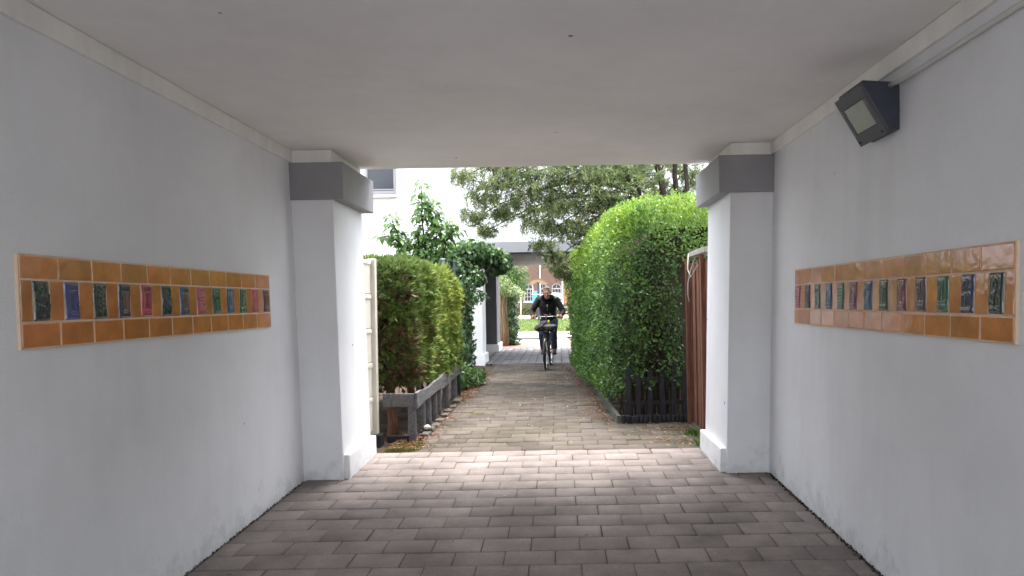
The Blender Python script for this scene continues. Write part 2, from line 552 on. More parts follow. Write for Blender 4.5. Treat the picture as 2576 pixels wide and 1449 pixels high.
def pavers(name, x0, x1, y0, y1, pw, pd, joint, mat, stagger=True, phase=0.0, ydrop=None, jz=.0016, tilt=.004, keep=None, seed=1, curve=0.0):
    r = np.random.default_rng(seed)
    V, F, T = [], [], []
    row = 0
    y = y0
    ch = .005
    while y < y1 - .01:
        ya, yb = y + joint / 2, min(y + pd, y1) - joint / 2
        x = x0 - pw + ((row % 2) * pw / 2 if stagger else 0) + phase
        while x < x1:
            xa, xb = max(x, x0) + joint / 2, min(x + pw, x1) - joint / 2
            if xb - xa > .03 and yb - ya > .02 and (keep is None or keep((xa + xb) / 2, (ya + yb) / 2)):
                h = r.normal() * jz
                tx, ty = r.normal() * tilt, r.normal() * tilt
                ja, jb = r.normal() * .0016, r.normal() * .0016
                xa_, xb_, ya_, yb_ = xa + ja, xb + ja, ya + jb, yb + jb
                cx, cy = (xa + xb) / 2, (ya + yb) / 2
                def zz(px, py, d=0.0): return gz(py) + h + (px - cx) * tx + (py - cy) * ty - d
                ring = []
                for dd, inset in ((.045, 0), (.005, 0), (0, ch)):
                    for px, py in ((xa_ + inset, ya_ + inset), (xb_ - inset, ya_ + inset), (xb_ - inset, yb_ - inset), (xa_ + inset, yb_ - inset)):
                        ring.append((px, py, zz(px, py, dd)))
                o = len(V)
                V += ring
                t = np.clip(.5 + r.normal() * .28, 0, 1)
                fs = [(o + 8, o + 9, o + 10, o + 11)]
                for k in range(4):
                    q = (k + 1) % 4
                    fs += [(o + k, o + q, o + 4 + q, o + 4 + k), (o + 4 + k, o + 4 + q, o + 8 + q, o + 8 + k)]
                F += fs
                T += [t] * len(fs)
            x += pw
        y += pd
        row += 1
    return tag(np_mesh(name, V, np.array(F), mat, tint=T), kind='structure')

ys_in = [-5, 0, 3, 6.6, 7, 8, 10, 12, 15.6, 21]
sheet('paving_bed', -2.6, 2.2, [-2.05, 0, 3, 6.6], -.0085, M['joint'])
sheet('paving_bed', -1.47, 1.56, [6.6, 7, 8.0], -.0075, M['jointp'])
sheet('paving_bed', -1.47, .70, [8.0, 10, 12, 15.6], -.0065, M['jointp'])
sheet('paving_bed', -1.8, 2.2, [15.6, 18, 21.0], -.010, M['joint'])
pavers('paving', -2.14, 1.73, 4.141 - .207 * 30, 6.60, .302, .207, .006, M['paver'], phase=.13, seed=2)
pavers('path', -1.42, 1.50, 6.60, 15.55, .302, .207, .008, M['pathpaver'], phase=.13, jz=.003, tilt=.008, seed=4,
       keep=lambda x, y: y < 7.95 or x < .70)
pavers('paving', -1.75, 2.1, 15.6, 20.4, .20, .20, .016, M['gridpaver'], stagger=False, jz=.003, tilt=.006, seed=6)
sheet('brick_strip', -6, 6, [20.45, 22.7], .0, pmat('red_brick_paving', (0.24, 0.14, 0.11), .85, .3, 8, .5, 60, .2))
sheet('pavement', -40, 40, [22.7, 30], .004, pmat('pale_pavement', (0.52, 0.51, 0.49), .85, .12, 1.5, .3, 40, .2))
tag(MB().box(-40, 40, 24.6, 24.75, .24, .315).build('kerb', M['stone']), kind='structure')
sheet('lawn', -40, 40, [30, 52], .02, pmat('lawn_turf', (0.13, 0.17, 0.06), .95, .4, 1.2, .8, 30, .1))
sheet('ground', -60, 60, [52, 140], .01, pmat('yard_earth', (0.25, 0.20, 0.15), .95, .25, .6, .3, 8, .1))
sheet('pavement', -12, 12, [-40, -2.1], -.02 , pmat('street_pavement', (0.34, 0.33, 0.32), .85, .2, 1.5, .3, 40, .2))  # unseen street behind the camera, its tone set to bounce fill light in

# ------------------------------------------------------------------ passage house (the tunnel we stand in)
YB = -2.0           # unseen open street end behind the camera, set close to let in fill light
CZ = 2.93           # ceiling
b = thing('passage_house', 'grey and white passage house with the paved tunnel through its ground floor', 'building', (0, 0, 0))
mb = MB()
mb.hexa([(-6.5, YB, -.3), (WL(-.3), YB, -.3), (WL(-.3), 6.55, -.3), (-6.5, 6.55, -.3), (-6.5, YB, CZ), (WL(CZ), YB, CZ), (WL(CZ), 6.55, CZ), (-6.5, 6.55, CZ)])
mb.build('wall', M['wall'], b)
mb = MB()
mb.hexa([(WR(-.3), YB, -.3), (6.5, YB, -.3), (6.5, 6.55, -.3), (WR(-.3), 6.55, -.3), (WR(CZ), YB, CZ), (6.5, YB, CZ), (6.5, 6.55, CZ), (WR(CZ), 6.55, CZ)])
mb.build('wall', M['wall'], b)
MB().box(-6.5, 6.5, YB, 6.585, CZ + .002, 3.3).build('ceiling', M['ceil'], b)
MB().box(-6.5, 6.5, YB, 6.585, 3.302, 5.4).build('upper_storey', M['white'], b)  # unseen solid block that keeps light out of the tunnel, kept low
MB().prismx([(YB - .3, 5.402), (6.9, 5.402), (1.6, 6.9)], -6.8, 6.8).build('roof', pmat('roof_tiles', (0.12, 0.075, 0.06), .85, .3, 8, .5, 20), b)  # unseen, lowered so more sky light reaches the courtyard
for s, W in ((-1, WL), (1, WR)):
    mb = MB()
    z0, z1 = 2.828, CZ
    xa, xb = W(z0) - s * .022, W(z0) + s * .05
    mb.box(min(xa, xb), max(xa, xb), YB, 5.712, z0, z1 - .001)
    mb.build('frieze', M['frieze'], b, bevel=.004)
    Pn = PL if s < 0 else PR
    ci = -1.782 if s < 0 else 1.357
    mb = MB()
    a0, a1 = W(-.1) + s * .04, Pn(-.1)
    c0, c1 = W(2.828) + s * .04, Pn(2.828)
    def q(u0, u1, w0, w1, y0, y1, z0, z1):
        lo, hi = (u0, u1) if u0 < u1 else (u1, u0)
        lo2, hi2 = (w0, w1) if w0 < w1 else (w1, w0)
        return [(lo, y0, z0), (hi, y0, z0), (hi, y1, z0), (lo, y1, z0), (lo2, y0, z1), (hi2, y0, z1), (hi2, y1, z1), (lo2, y1, z1)]
    mb.hexa(q(a0, a1, c0, c1, 5.72, 6.565, -.1, 2.828))
    p = mb.build('pilaster', M['wall'], b, bevel=.008)
    mb = MB()
    mb.hexa(q(Pn(-.1) + s * .02, Pn(-.1) - s * .045, Pn(.36) + s * .02, Pn(.36) - s * .045, 5.755, 6.60, -.1, .365))
    mb.build('plinth', M['wall'], p, bevel=.012)
    lo, hi = sorted((W(2.6) + s * .02, ci))
    MB().box(lo, hi, 5.696, 6.645, 2.512, 2.824).build('corbel', M['corbel'], p, bevel=.006)
    lo, hi = sorted((W(2.9) + s * .03, Pn(2.85)))
    MB().box(lo, hi, 5.717, 6.572, 2.826, CZ - .0005).build('cap', M['frieze'], p, bevel=.004)

# grit in the gap along the foot of the right wall and dirt line on the left
def grit(name, y0, y1, W, s, n, smin, smax, spread, seed):
    r = np.random.default_rng(seed)
    V, F, T = [], [], []
    base = np.array([(1, 0, -.6), (-.5, .87, -.6), (-.5, -.87, -.6), (.2, .1, .8)])
    for k in range(n):
        y = r.uniform(y0, y1)
        x = W(gz(y)) - s * abs(r.normal()) * spread - s * .004
        z = gz(y) + r.uniform(-.004, .006)
        sz = r.uniform(smin, smax)
        a = r.uniform(0, 6.3)
        Rm = np.array([[math.cos(a), -math.sin(a), 0], [math.sin(a), math.cos(a), 0], [0, 0, 1]])
        o = len(V)
        V += list((base * sz * r.uniform(.6, 1.3, 3)) @ Rm.T + (x, y, z))
        F += [(o, o + 1, o + 2), (o, o + 3, o + 1), (o + 1, o + 3, o + 2), (o + 2, o + 3, o)]
        T += [r.uniform(0, 1)] * 4
    o = np_mesh(name, V, np.array(F), leafmat('grit_mix', [(0, (.02, .018, .015)), (.6, (.06, .05, .04)), (.85, (.13, .10, .07)), (1, (.4, .36, .3))], .9, 0, .1), tint=T)
    return tag(o, kind='stuff')
grit('grit', 2.0, 5.7, WR, 1, 1300, .004, .013, .012, 3)
grit('grit', 2.0, 5.7, WL, -1, 420, .003, .008, .006, 4)

# ------------------------------------------------------------------ tile panels
def stroke_set(k, r):
    """generic relief drawings: list of polylines in tile units (0..1, 0..1)"""
    S = []
    def arc(cx, cy, rx, ry, a0, a1, n=10): return [(cx + rx * math.cos(a0 + (a1 - a0) * i / n), cy + ry * math.sin(a0 + (a1 - a0) * i / n)) for i in range(n + 1)]
    if k == 0:      # stem with paired leaves
        S.append([(.5, .12), (.48, .5), (.52, .86)])
        for j in range(4):
            y = .3 + .14 * j
            S.append(arc(.38, y, .14, .07, 0, 5.2)); S.append(arc(.64, y + .05, .14, .06, 3.2, -2))
    elif k == 1:    # frame
        S += [[(.25, .2), (.25, .75), (.75, .75), (.75, .2), (.25, .2)]]
    elif k == 2:    # arches and base line
        S += [arc(.5, .5, .3, .2, 0, math.pi), [(.2, .15), (.2, .5)], [(.8, .15), (.8, .5)], [(.1, .2), (.9, .2)], arc(.5, .62, .16, .12, 0, math.pi)]
    elif k == 3:    # waves
        for j in range(6):
            S.append([(.15 + .7 * i / 8, .18 + .12 * j + .03 * math.sin(i * 1.6 + j)) for i in range(9)])
    elif k == 4:    # tall sprig
        S.append([(.5, .1), (.5, .62)]); S.append([(.5, .4), (.32, .7)]); S.append([(.5, .4), (.68, .72)]); S.append(arc(.5, .72, .13, .1, 0, 6.2))
        S.append([(.15, .16), (.85, .16)])
    elif k == 5:    # fan at the foot
        S.append(arc(.5, .1, .34, .16, 0, math.pi))
        for j in range(5): S.append([(.5, .1), (.5 + .32 * math.cos(.4 + .58 * j), .1 + .15 * math.sin(.4 + .58 * j))])
        S.append([(.45, .35), (.52, .6), (.4, .85)]); S.append([(.6, .4), (.68, .8)])
    elif k == 6:    # tower of bars
        S += [[(.35, .1), (.35, .7)], [(.62, .1), (.62, .85)], [(.12, .28), (.88, .3)], [(.12, .2), (.88, .2)], arc(.35, .76, .12, .08, 0, 6.2)]
    elif k == 7:    # wheat bundle
        for j in range(7): S.append(arc(.5, .55, .05 + .05 * j, .3, .5 + .1 * j, 1.6 + .2 * j, 6))
        S.append([(.5, .2), (.5, .5)]); S.append([(.12, .1), (.88, .1)])
    else:           # loose bark-like strokes
        for j in range(16):
            x, y = r.uniform(.15, .85), r.uniform(.1, .75)
            S.append([(x, y), (x + r.normal() * .05, y + .1), (x + r.normal() * .06, y + .2)])
    return S

def seg_dist(P, a, b):
    a, b = np.array(a), np.array(b)
    d = b - a
    t = np.clip(((P - a) @ d) / max(d @ d, 1e-9), 0, 1)
    return np.linalg.norm(P - (a + t[:, None] * d), axis=1)

def relief_mat(name, c, inner=None):
    m = pmat(name, c, .25, .35, 16, .08, 18, .4, coat=.9, coatr=.07)
    if inner:                                   # glaze rubbed to another colour in the middle
        nt = m.node_tree; N, L = nt.nodes, nt.links
        b_ = N['Principled BSDF']
        src = b_.inputs['Base Color'].links[0].from_socket
        a = N.new("ShaderNodeAttribute"); a.attribute_name = 'inner'
        mx = N.new("ShaderNodeMix"); mx.data_type = 'RGBA'
        L.new(a.outputs['Fac'], mx.inputs[0]); L.new(src, mx.inputs[6]); mx.inputs[7].default_value = (*inner, 1)
        L.new(mx.outputs[2], b_.inputs['Base Color'])
    return m

GLZ = {'dkgreen': (.010, .026, .018), 'blue': (.045, .05, .17), 'navy': (.018, .024, .07), 'crimson': (.34, .03, .065), 'plum': (.17, .03, .06),
       'green': (.014, .085, .042), 'steel': (.030, .065, .14), 'teal': (.02, .075, .06), 'pink': (.40, .06, .095), 'brown': (.06, .03, .028)}
GM = {k: relief_mat('glaze_' + k, c) for k, c in GLZ.items()}
GMI = {k: relief_mat('rubbed_glaze_' + k, GLZ[k], (.17, .085, .045)) for k in ('navy', 'steel', 'brown')}

def panel(side, y0, y1, z0, z1, label, glz, seed):
    r = np.random.default_rng(seed)
    W = WL if side < 0 else WR
    def pt(y, z, off): return (W(z) - side * off, y, z)
    root = thing('tile_panel', label, 'tile panel', pt(y0, z0, 0))
    def slab(mb, ya, yb, za, zb, o0, o1, t=.5):
        if side < 0: c = [pt(ya, za, o0), pt(ya, za, o1), pt(yb, za, o1), pt(yb, za, o0), pt(ya, zb, o0), pt(ya, zb, o1), pt(yb, zb, o1), pt(yb, zb, o0)]
        else: c = [pt(ya, za, o1), pt(ya, za, o0), pt(yb, za, o0), pt(yb, za, o1), pt(ya, zb, o1), pt(ya, zb, o0), pt(yb, zb, o0), pt(yb, zb, o1)]
        mb.hexa(c, t)
    g = MB(); slab(g, y0 - .005, y1 + .003, z0 - .003, z1 + .003, -.002, .0128); g.build('grout', M['grout'], root)
    zs = [z0, z0 + .108, z0 + .288, z1]
    # glazed terracotta tiles of the upper and the lower row, gently pillowed, none quite flat
    def tile(name, ya, yb, za, zb, mat, parent):
        n = 11
        ty, tz = r.normal() * .007, r.normal() * .009
        sd = r.integers(1e6)
        def axis(lo, hi): return np.array([lo, lo + .0012, lo + .003, lo + .006, lo + (hi - lo) * .33, (lo + hi) / 2, lo + (hi - lo) * .67, hi - .006, hi - .003, hi - .0012, hi])
        Y, Z = np.meshgrid(axis(ya, yb), axis(za, zb))
        Y, Z = Y.ravel(), Z.ravel()
        ed = np.minimum(np.minimum(Y - ya, yb - Y), np.minimum(Z - za, zb - Z))
        h = .0125 + .0022 * np.clip(ed / .003, 0, 1) ** .5 + (Y - (ya + yb) / 2) * ty + (Z - (za + zb) / 2) * tz
        h += .0004 * wob(np.stack([Y, Z, Y * 0], 1), 9, sd)
        h[ed < 1e-6] = .009
        V = [pt(y, z, a_) for y, z, a_ in zip(Y, Z, h)]
        F = []
        for j in range(n - 1):
            for i in range(n - 1):
                q_ = j * n + i
                F.append((q_, q_ + 1, q_ + n + 1, q_ + n) if side < 0 else (q_, q_ + n, q_ + n + 1, q_ + 1))
        t = float(np.clip(.5 + r.normal() * .25, 0, 1))
        return np_mesh(name, V, np.array(F), mat, parent, smooth=True, tint=[t] * len(F))
    def tile_grid(name, cells, mat, parent):
        for c in cells: tile(name, *c, mat, parent)
    tw = .2165
    near, far = y0, y1
    def row(za, zb):
        cells = []
        y = near
        while y < far - .02:
            cells.append((y + .003, min(y + tw, far) - .003, za + .003, zb - .003))
            y += tw
        return cells
    tile_grid('border_tile', row(zs[2], zs[3]) + row(zs[0], zs[1]), M['brown_tile'], root)
    pitch = (far - near) / 13.0
    cells = []
    cw = pitch * .50
    off = pitch * .60
    prev = near
    for k in range(13):
        ca = near + off + pitch * k - cw * .5
        ca += r.normal() * .003
        cells.append((prev + .0035, ca - .0035, zs[1] + .0035, zs[2] - .0035))
        gname, style, inner = glz[k][:3]
        S = stroke_set(style, r)
        nu, nv = 26, 48
        U, Wv = np.meshgrid(np.linspace(0, 1, nu), np.linspace(0, 1, nv))
        P = np.stack([U.ravel(), Wv.ravel()], 1)
        dd = np.full(len(P), 9.0)
        Pm = P * (cw, .17)
        for s_ in S:
            if side > 0: s_ = [(1 - x, y) for x, y in s_]
            for a_, b_ in zip(s_[:-1], s_[1:]):
                dd = np.minimum(dd, seg_dist(Pm, (a_[0] * cw, a_[1] * .17), (b_[0] * cw, b_[1] * .17)))
        ed = np.minimum(np.minimum(P[:, 0], 1 - P[:, 0]) * cw, np.minimum(P[:, 1], 1 - P[:, 1]) * .17)
        h = .012 + .010 * np.clip(ed / .011, 0, 1) ** .6 + .0046 * np.exp(-(dd / .0034) ** 2)
        h += .0007 * wob(np.stack([P[:, 0] * 3, P[:, 1] * 6, P[:, 0] * 0 + k], 1), 2.0, seed + k)
        inn = ((abs(P[:, 0] - .5) < .24) & (abs(P[:, 1] - .47) < .32)).astype(float)
        if style == 1: h -= inn * .003
        wig = .003 * np.sin(P[:, 1] * 5 + k)
        Y = ca + P[:, 0] * cw + wig
        Z = zs[1] + .004 + P[:, 1] * (zs[2] - zs[1] - .008)
        h[ed < 1e-6] = .006
        V = [pt(y, z, a) for y, z, a in zip(Y, Z, h)]
        F = []
        for j in range(nv - 1):
            for i in range(nu - 1):
                q = j * nu + i
                F.append((q, q + 1, q + nu + 1, q + nu) if side < 0 else (q, q + nu, q + nu + 1, q + 1))
        mt = GMI[gname] if inner else GM[gname]
        o = np_mesh('relief_tile', V, np.array(F), mt, root, smooth=True)
        a = o.data.attributes.new('inner', 'FLOAT', 'POINT'); a.data.foreach_set('value', inn.astype(np.float32))
        o['label'] = glz[k][3]
        prev = ca + cw
    cells.append((prev + .0035, far - .0035, zs[1] + .0035, zs[2] - .0035))
    tile_grid('filler_tile', cells, M['brown_tile'], root)
    return root

panel(-1, 2.773, 5.175, 1.470, 1.861, 'orange brown tile panel on the left passage wall with thirteen dark relief tiles', [
    ('dkgreen', 8, 0, 'black green relief tile nearest the street'), ('blue', 1, 0, 'violet blue relief tile'), ('dkgreen', 0, 0, 'black green relief tile with leaves'),
    ('navy', 1, 1, 'navy relief tile with brown middle'), ('crimson', 1, 0, 'crimson relief tile with raised frame'), ('dkgreen', 8, 0, 'dark green tile with bark strokes'),
    ('steel', 1, 1, 'steel blue tile with brown inset'), ('pink', 3, 0, 'pink red relief tile'), ('green', 7, 0, 'green relief tile'),
    ('steel', 6, 0, 'steel blue relief tile with bars'), ('green', 5, 0, 'small green relief tile'), ('pink', 4, 0, 'far pink red relief tile'), ('brown', 1, 1, 'brown relief tile at the far end')], 21)
panel(1, 2.652, 5.122, 1.432, 1.831, 'orange brown tile panel on the right passage wall below the wall lamp', [
    ('dkgreen', 4, 0, 'black green relief tile with a plant motif'), ('navy', 7, 0, 'navy relief tile with a wheat motif'), ('green', 6, 0, 'green relief tile with a tower motif'),
    ('brown', 6, 0, 'dark brown relief tile with bars'), ('plum', 5, 0, 'plum relief tile with a fan at its foot'), ('dkgreen', 4, 0, 'dark green tile with a sprig'),
    ('steel', 8, 0, 'steel blue tile with loose strokes'), ('plum', 2, 0, 'plum relief tile with an arch'), ('green', 3, 0, 'green relief tile with a low line'),
    ('steel', 2, 0, 'blue relief tile with small arches'), ('teal', 7, 0, 'teal relief tile'), ('navy', 1, 1, 'navy tile with brown middle'), ('crimson', 3, 0, 'crimson tile at the far end')], 33)

# ------------------------------------------------------------------ wall lamp and its conduit
lz = 2.62
lx = WR(lz)
lm = thing('wall_lamp', 'dark grey wedge shaped floodlight with pale glass high on the right passage wall', 'wall lamp', (lx, 3.6, 2.5))
prof = [(lx, 2.755), (lx - .197, 2.768), (lx - .2, 2.742), (lx - .066, 2.508), (lx + .002, 2.503)]
MB().prism(prof, 3.60, 3.90).build('body', M['lampbody'], lm, bevel=.006)
# slanted front frame and glass
fa, fb = Vector((lx - .203, 0, 2.745)), Vector((lx - .062, 0, 2.500))
ax = (fb - fa).normalized()
nn = Vector((-ax.z, 0, ax.x))
if nn.x > 0: nn = -nn
def fp(u, y, h):
    p = fa + ax * u + nn * h
    return (p.x, y, p.z)
Lf = (fb - fa).length
def fslab(mb, u0, u1, y0, y1, h0, h1):
    mb.add([fp(u0, y0, h0), fp(u1, y0, h0), fp(u1, y1, h0), fp(u0, y1, h0), fp(u0, y0, h1), fp(u1, y0, h1), fp(u1, y1, h1), fp(u0, y1, h1)],
           [(3, 2, 1, 0), (4, 5, 6, 7), (0, 1, 5, 4), (1, 2, 6, 5), (2, 3, 7, 6), (3, 0, 4, 7)])
fr = MB()
fslab(fr, 0, .068, 3.595, 3.905, .001, .022)
fslab(fr, Lf - .058, Lf + .012, 3.595, 3.905, .001, .022)
fslab(fr, .0685, Lf - .0585, 3.595, 3.632, .001, .022)
fslab(fr, .0685, Lf - .0585, 3.875, 3.905, .001, .022)
fr.build('frame', M['lampface'], lm, bevel=.003)
gl = MB(); fslab(gl, .070, Lf - .060, 3.634, 3.873, .002, .016)
gl.build('glass', pmat('frosted_lamp_glass', (0.42, 0.45, 0.40), .25, .12, 5, .05, 40, .5, coat=.5), lm, bevel=.003)
for y in (3.62, 3.88):
    sc_ = MB()
    p0, p1 = fp(Lf - .012, y, .02), fp(Lf - .012, y, .026)
    sc_.tube([p0, p1], .006, 8); sc_.build('screw', M['tyre'], lm)
cz_ = 2.745
cd = MB()
cd.tube([(WR(cz_) - .016, -1.95, cz_), (WR(cz_) - .016, 3.40, cz_), (WR(cz_) - .03, 3.52, cz_ - .004), (WR(cz_) - .055, 3.612, cz_ - .01)], .0135, 10)
tag(cd.build('conduit', M['conduit'], base=(WR(cz_) - .016, 3.4, cz_), smooth=True), 'thin painted cable conduit running along the right wall to the floodlight', 'conduit')

# ------------------------------------------------------------------ white house across the gardens
FY = 15.6
w = thing('white_house', 'white rendered house across the gardens with its own dark passage', 'building', (0, FY, 0))
gy0 = gz(FY)
xl, xr = -1.745, 2.05
MB().box(-12, xl - .36, FY, 20.25, -.3, 2.748).build('wall', M['white'], w)
MB().box(xr + .36, 12, FY, 20.25, -.3, 2.748).build('wall', M['white'], w)
mb = MB()
mb.box(-12, 12, FY - .004, 20.25, 3.002, 7.5); mb.box(-12, -2.52, FY - .004, 20.25, 2.75, 3.0); mb.box(2.9, 12, FY - .004, 20.25, 2.75, 3.0)
mb.build('wall', M['white'], w)
MB().box(-2.5, 2.88, FY - .05, 20.28, 2.752, 2.998).build('beam', pmat('pale_grey_paint', (.34, .34, .355), .7, .06, 1), w, bevel=.006)
MB().box(xl - .359, xr + .359, FY + .012, 20.24, 2.705, 2.7475).build('ceiling', M['house_shaded'], w)
MB().box(-11.9, -2.53, FY - .035, FY - .004, 2.70, 2.735).build('ledge', M['white'], w)
for s, xx in ((-1, xl), (1, xr)):
    for ya, yb in ((FY - .01, 16.32), (19.2, 20.30)):
        mb = MB()
        lo, hi = sorted((xx - .0, xx + s * .4))
        mb.box(lo, hi, ya, yb, -.2, 2.70)
        o = mb.build('pilaster', M['white'] if ya < 16 else M['house_shaded'], w, bevel=.006)
        pl = MB(); lo, hi = sorted((xx - s * .05, xx + s * .3)); pl.box(lo, hi, ya - .03, yb + .02, -.2, gy0 + .22)
        pl.build('plinth', M['white'], o, bevel=.008)
for xw, zw in ((-4.36, 4.14), (-8.3, 4.14), (5.0, 4.14), (8.5, 4.14)):
    mb = MB()
    x0, x1, z0, z1 = xw, xw + .70, zw, zw + 1.25
    for q_ in ((x0, x0 + .055, z0, z1), (x1 - .055, x1, z0, z1), (x0 + .056, x1 - .056, z0, z0 + .07), (x0 + .056, x1 - .056, z1 - .06, z1)):
        mb.box(q_[0], q_[1], FY - .045, FY - .005, q_[2], q_[3])
    mb.box(x0 + .06, x1 - .06, FY - .030, FY - .006, z0 + .085, z0 + .115)
    f_ = mb.build('window_frame', M['greyframe'], w, bevel=.004)
    MB().box(x0 + .056, x1 - .056, FY - .022, FY - .0055, z0 + .071, z1 - .061).build('pane', M['glasswin'], f_)
    MB().box(x0 - .02, x1 + .02, FY - .10, FY - .0045, z0 - .085, z0 - .03).build('sill', M['white'], f_, bevel=.004)
MB().prismx([(FY - .4, 7.502), (20.6, 7.502), (18.1, 9.8)], -12.3, 12.3).build('roof', bpy.data.materials['roof_tiles'], w)

# ------------------------------------------------------------------ left garden edge
g = thing('garden_gate', 'cream painted board gate between the left pilaster and the clipped conifer hedge', 'gate', (-1.9, 6.85, gz(6.85)))
mb = MB()
for k in range(5):
    z0 = .33 + k * .352
    mb.box(-1.965, -1.935, 6.66, 7.04, z0, z0 + .344)
    mb.box(-1.937, -1.925, 6.66, 7.04, z0 + .30, z0 + .338)
mb.build('boards', M['creamwood'], g, bevel=.004)
MB().box(-1.975, -1.893, 7.045, 7.125, .285, 2.10).build('post', M['creamwood'], g, bevel=.006)
MB().box(-1.98, -1.85, 7.0, 7.14, .10, .285).build('base_block', M['darkwood'], g, bevel=.006)

rf = thing('rail_fence', 'low weathered grey rail fence on round posts along the conifer hedge', 'fence', (-1.55, 7.18, gz(7.2)))
def wavy_rail(name, a, b, z0, z1, amp, seed, th=.035):
    r = np.random.default_rng(seed)
    a, b = np.array(a, float), np.array(b, float)
    n = 46
    d = (b - a) / np.linalg.norm(b - a)
    nrm = np.array([-d[1], d[0]])
    V, F = [], []
    ph = r.uniform(0, 6, 6)
    for i in range(n + 1):
        t = i / n
        p = a + (b - a) * t
        u = np.linalg.norm(b - a) * t
        top = z1 + amp * (math.sin(u * 4 + ph[0]) + .6 * math.sin(u * 9 + ph[1]) + .9 * abs(math.sin(u * 5.3 + ph[2])) ** 6 * (1 if u > .5 else 0))
        bot = z0 + amp * .8 * (math.sin(u * 3.4 + ph[3]) + .6 * math.sin(u * 7 + ph[4]))
        for s_, zz in ((-1, bot), (1, bot), (1, top), (-1, top)):
            q_ = p + nrm * th / 2 * s_
            V.append((q_[0], q_[1], zz + gz(p[1])))
    for i in range(n):
        o = 4 * i
        for k in range(4):
            F.append((o + k, o + (k + 1) % 4, o + 4 + (k + 1) % 4, o + 4 + k))
    F += [(3, 2, 1, 0), (4 * n, 4 * n + 1, 4 * n + 2, 4 * n + 3)]
    m = MB(); m.add(V, F)
    return m.build(name, M['railwood'], rf, bevel=.004)
wavy_rail('rail', (-1.86, 7.17), (-1.535, 7.17), .36, .49, .006, 3)
wavy_rail('rail', (-1.515, 7.16), (-1.515, 10.3), .35, .49, .013, 8)
for y in (7.24, 7.74, 8.09, 8.48, 8.78, 9.4, 10.12):
    mb = MB()
    h = .40
    mb.tube([(-1.575, y, gz(y) - .1), (-1.572, y, gz(y) + .2), (-1.575, y, gz(y) + h)], [.048, .044, .045], 14)
    mb.build('post', M['railwood'], rf, bevel=.004, smooth=True)

MB_ = MB().box(-1.84, -1.60, 7.20, 7.235, .12, .235)
tag(MB_.build('timber_edging', M['darkwood'], base=(-1.72, 7.2, .2), bevel=.004), 'short dark timber edging board lying across the bed under the front rail', 'edging board')
es = [(-1.47, 7.45, .10, .16), (-1.475, 7.70, .12, .15), (-1.465, 8.0, .11, .17), (-1.475, 8.32, .13, .16), (-1.465, 8.66, .11, .18), (-1.475, 9.0, .12, .17), (-1.465, 9.35, .11, .18), (-1.475, 9.85, .13, .3)]
for k, (x, y, wd, ln) in enumerate(es):
    mb = MB()
    h = .02 + .025 * random.random()
    j = lambda a: a + random.uniform(-.012, .012)
    z = gz(y)
    mb.hexa([(j(x - wd / 2), j(y - ln / 2), z - .06), (j(x + wd / 2), j(y - ln / 2), z - .06), (j(x + wd / 2), j(y + ln / 2), z - .06), (j(x - wd / 2), j(y + ln / 2), z - .06),
             (j(x - wd / 2 + .01), j(y - ln / 2), z + h), (j(x + wd / 2 - .01), j(y - ln / 2), z + h), (j(x + wd / 2 - .01), j(y + ln / 2), z + h), (j(x - wd / 2 + .01), j(y + ln / 2), z + h)])
    tag(mb.build('edging_stone', M['stone'], base=(x, y, z), bevel=.012), ['rough edging stone nearest the corner post of the grey rail fence', 'rough edging stone second from the corner post of the grey rail fence',
        'rough edging stone third from the corner post of the grey rail fence', 'rough edging stone fourth from the corner post of the grey rail fence', 'rough edging stone fifth from the corner post of the grey rail fence',
        'rough edging stone sixth from the corner post of the grey rail fence', 'rough edging stone seventh from the corner post of the grey rail fence', 'long edging stone at the far end of the grey rail fence'][k], 'edging stone', 'edging stones along the conifer hedge')
tag(MB().ball((-1.49, 7.62, gz(7.6) + .055), (.04, .035, .028), 10, 7).build('pebble', pmat('white_pebble', (.6, .58, .54), .6, .1, 20), base=(-1.49, 7.62, gz(7.6)), smooth=True), 'white rounded pebble at the foot of the second grey fence post', 'pebble')
mb = MB()
mb.add([(-1.42, 11.7, gz(11.7) + .01), (-1.28, 11.66, gz(11.7) + .035), (-1.26, 11.8, gz(11.7) + .02), (-1.4, 11.83, gz(11.7) + .05), (-1.34, 11.74, gz(11.7) + .075)], [(0, 1, 4), (1, 2, 4), (2, 3, 4), (3, 0, 4), (3, 2, 1, 0)])
tag(mb.build('paper_scrap', pmat('paper', (.62, .6, .66), .8, .05, 5), base=(-1.34, 11.75, gz(11.7))), 'crumpled pale paper scrap among the red leaves by the ivy', 'paper scrap')

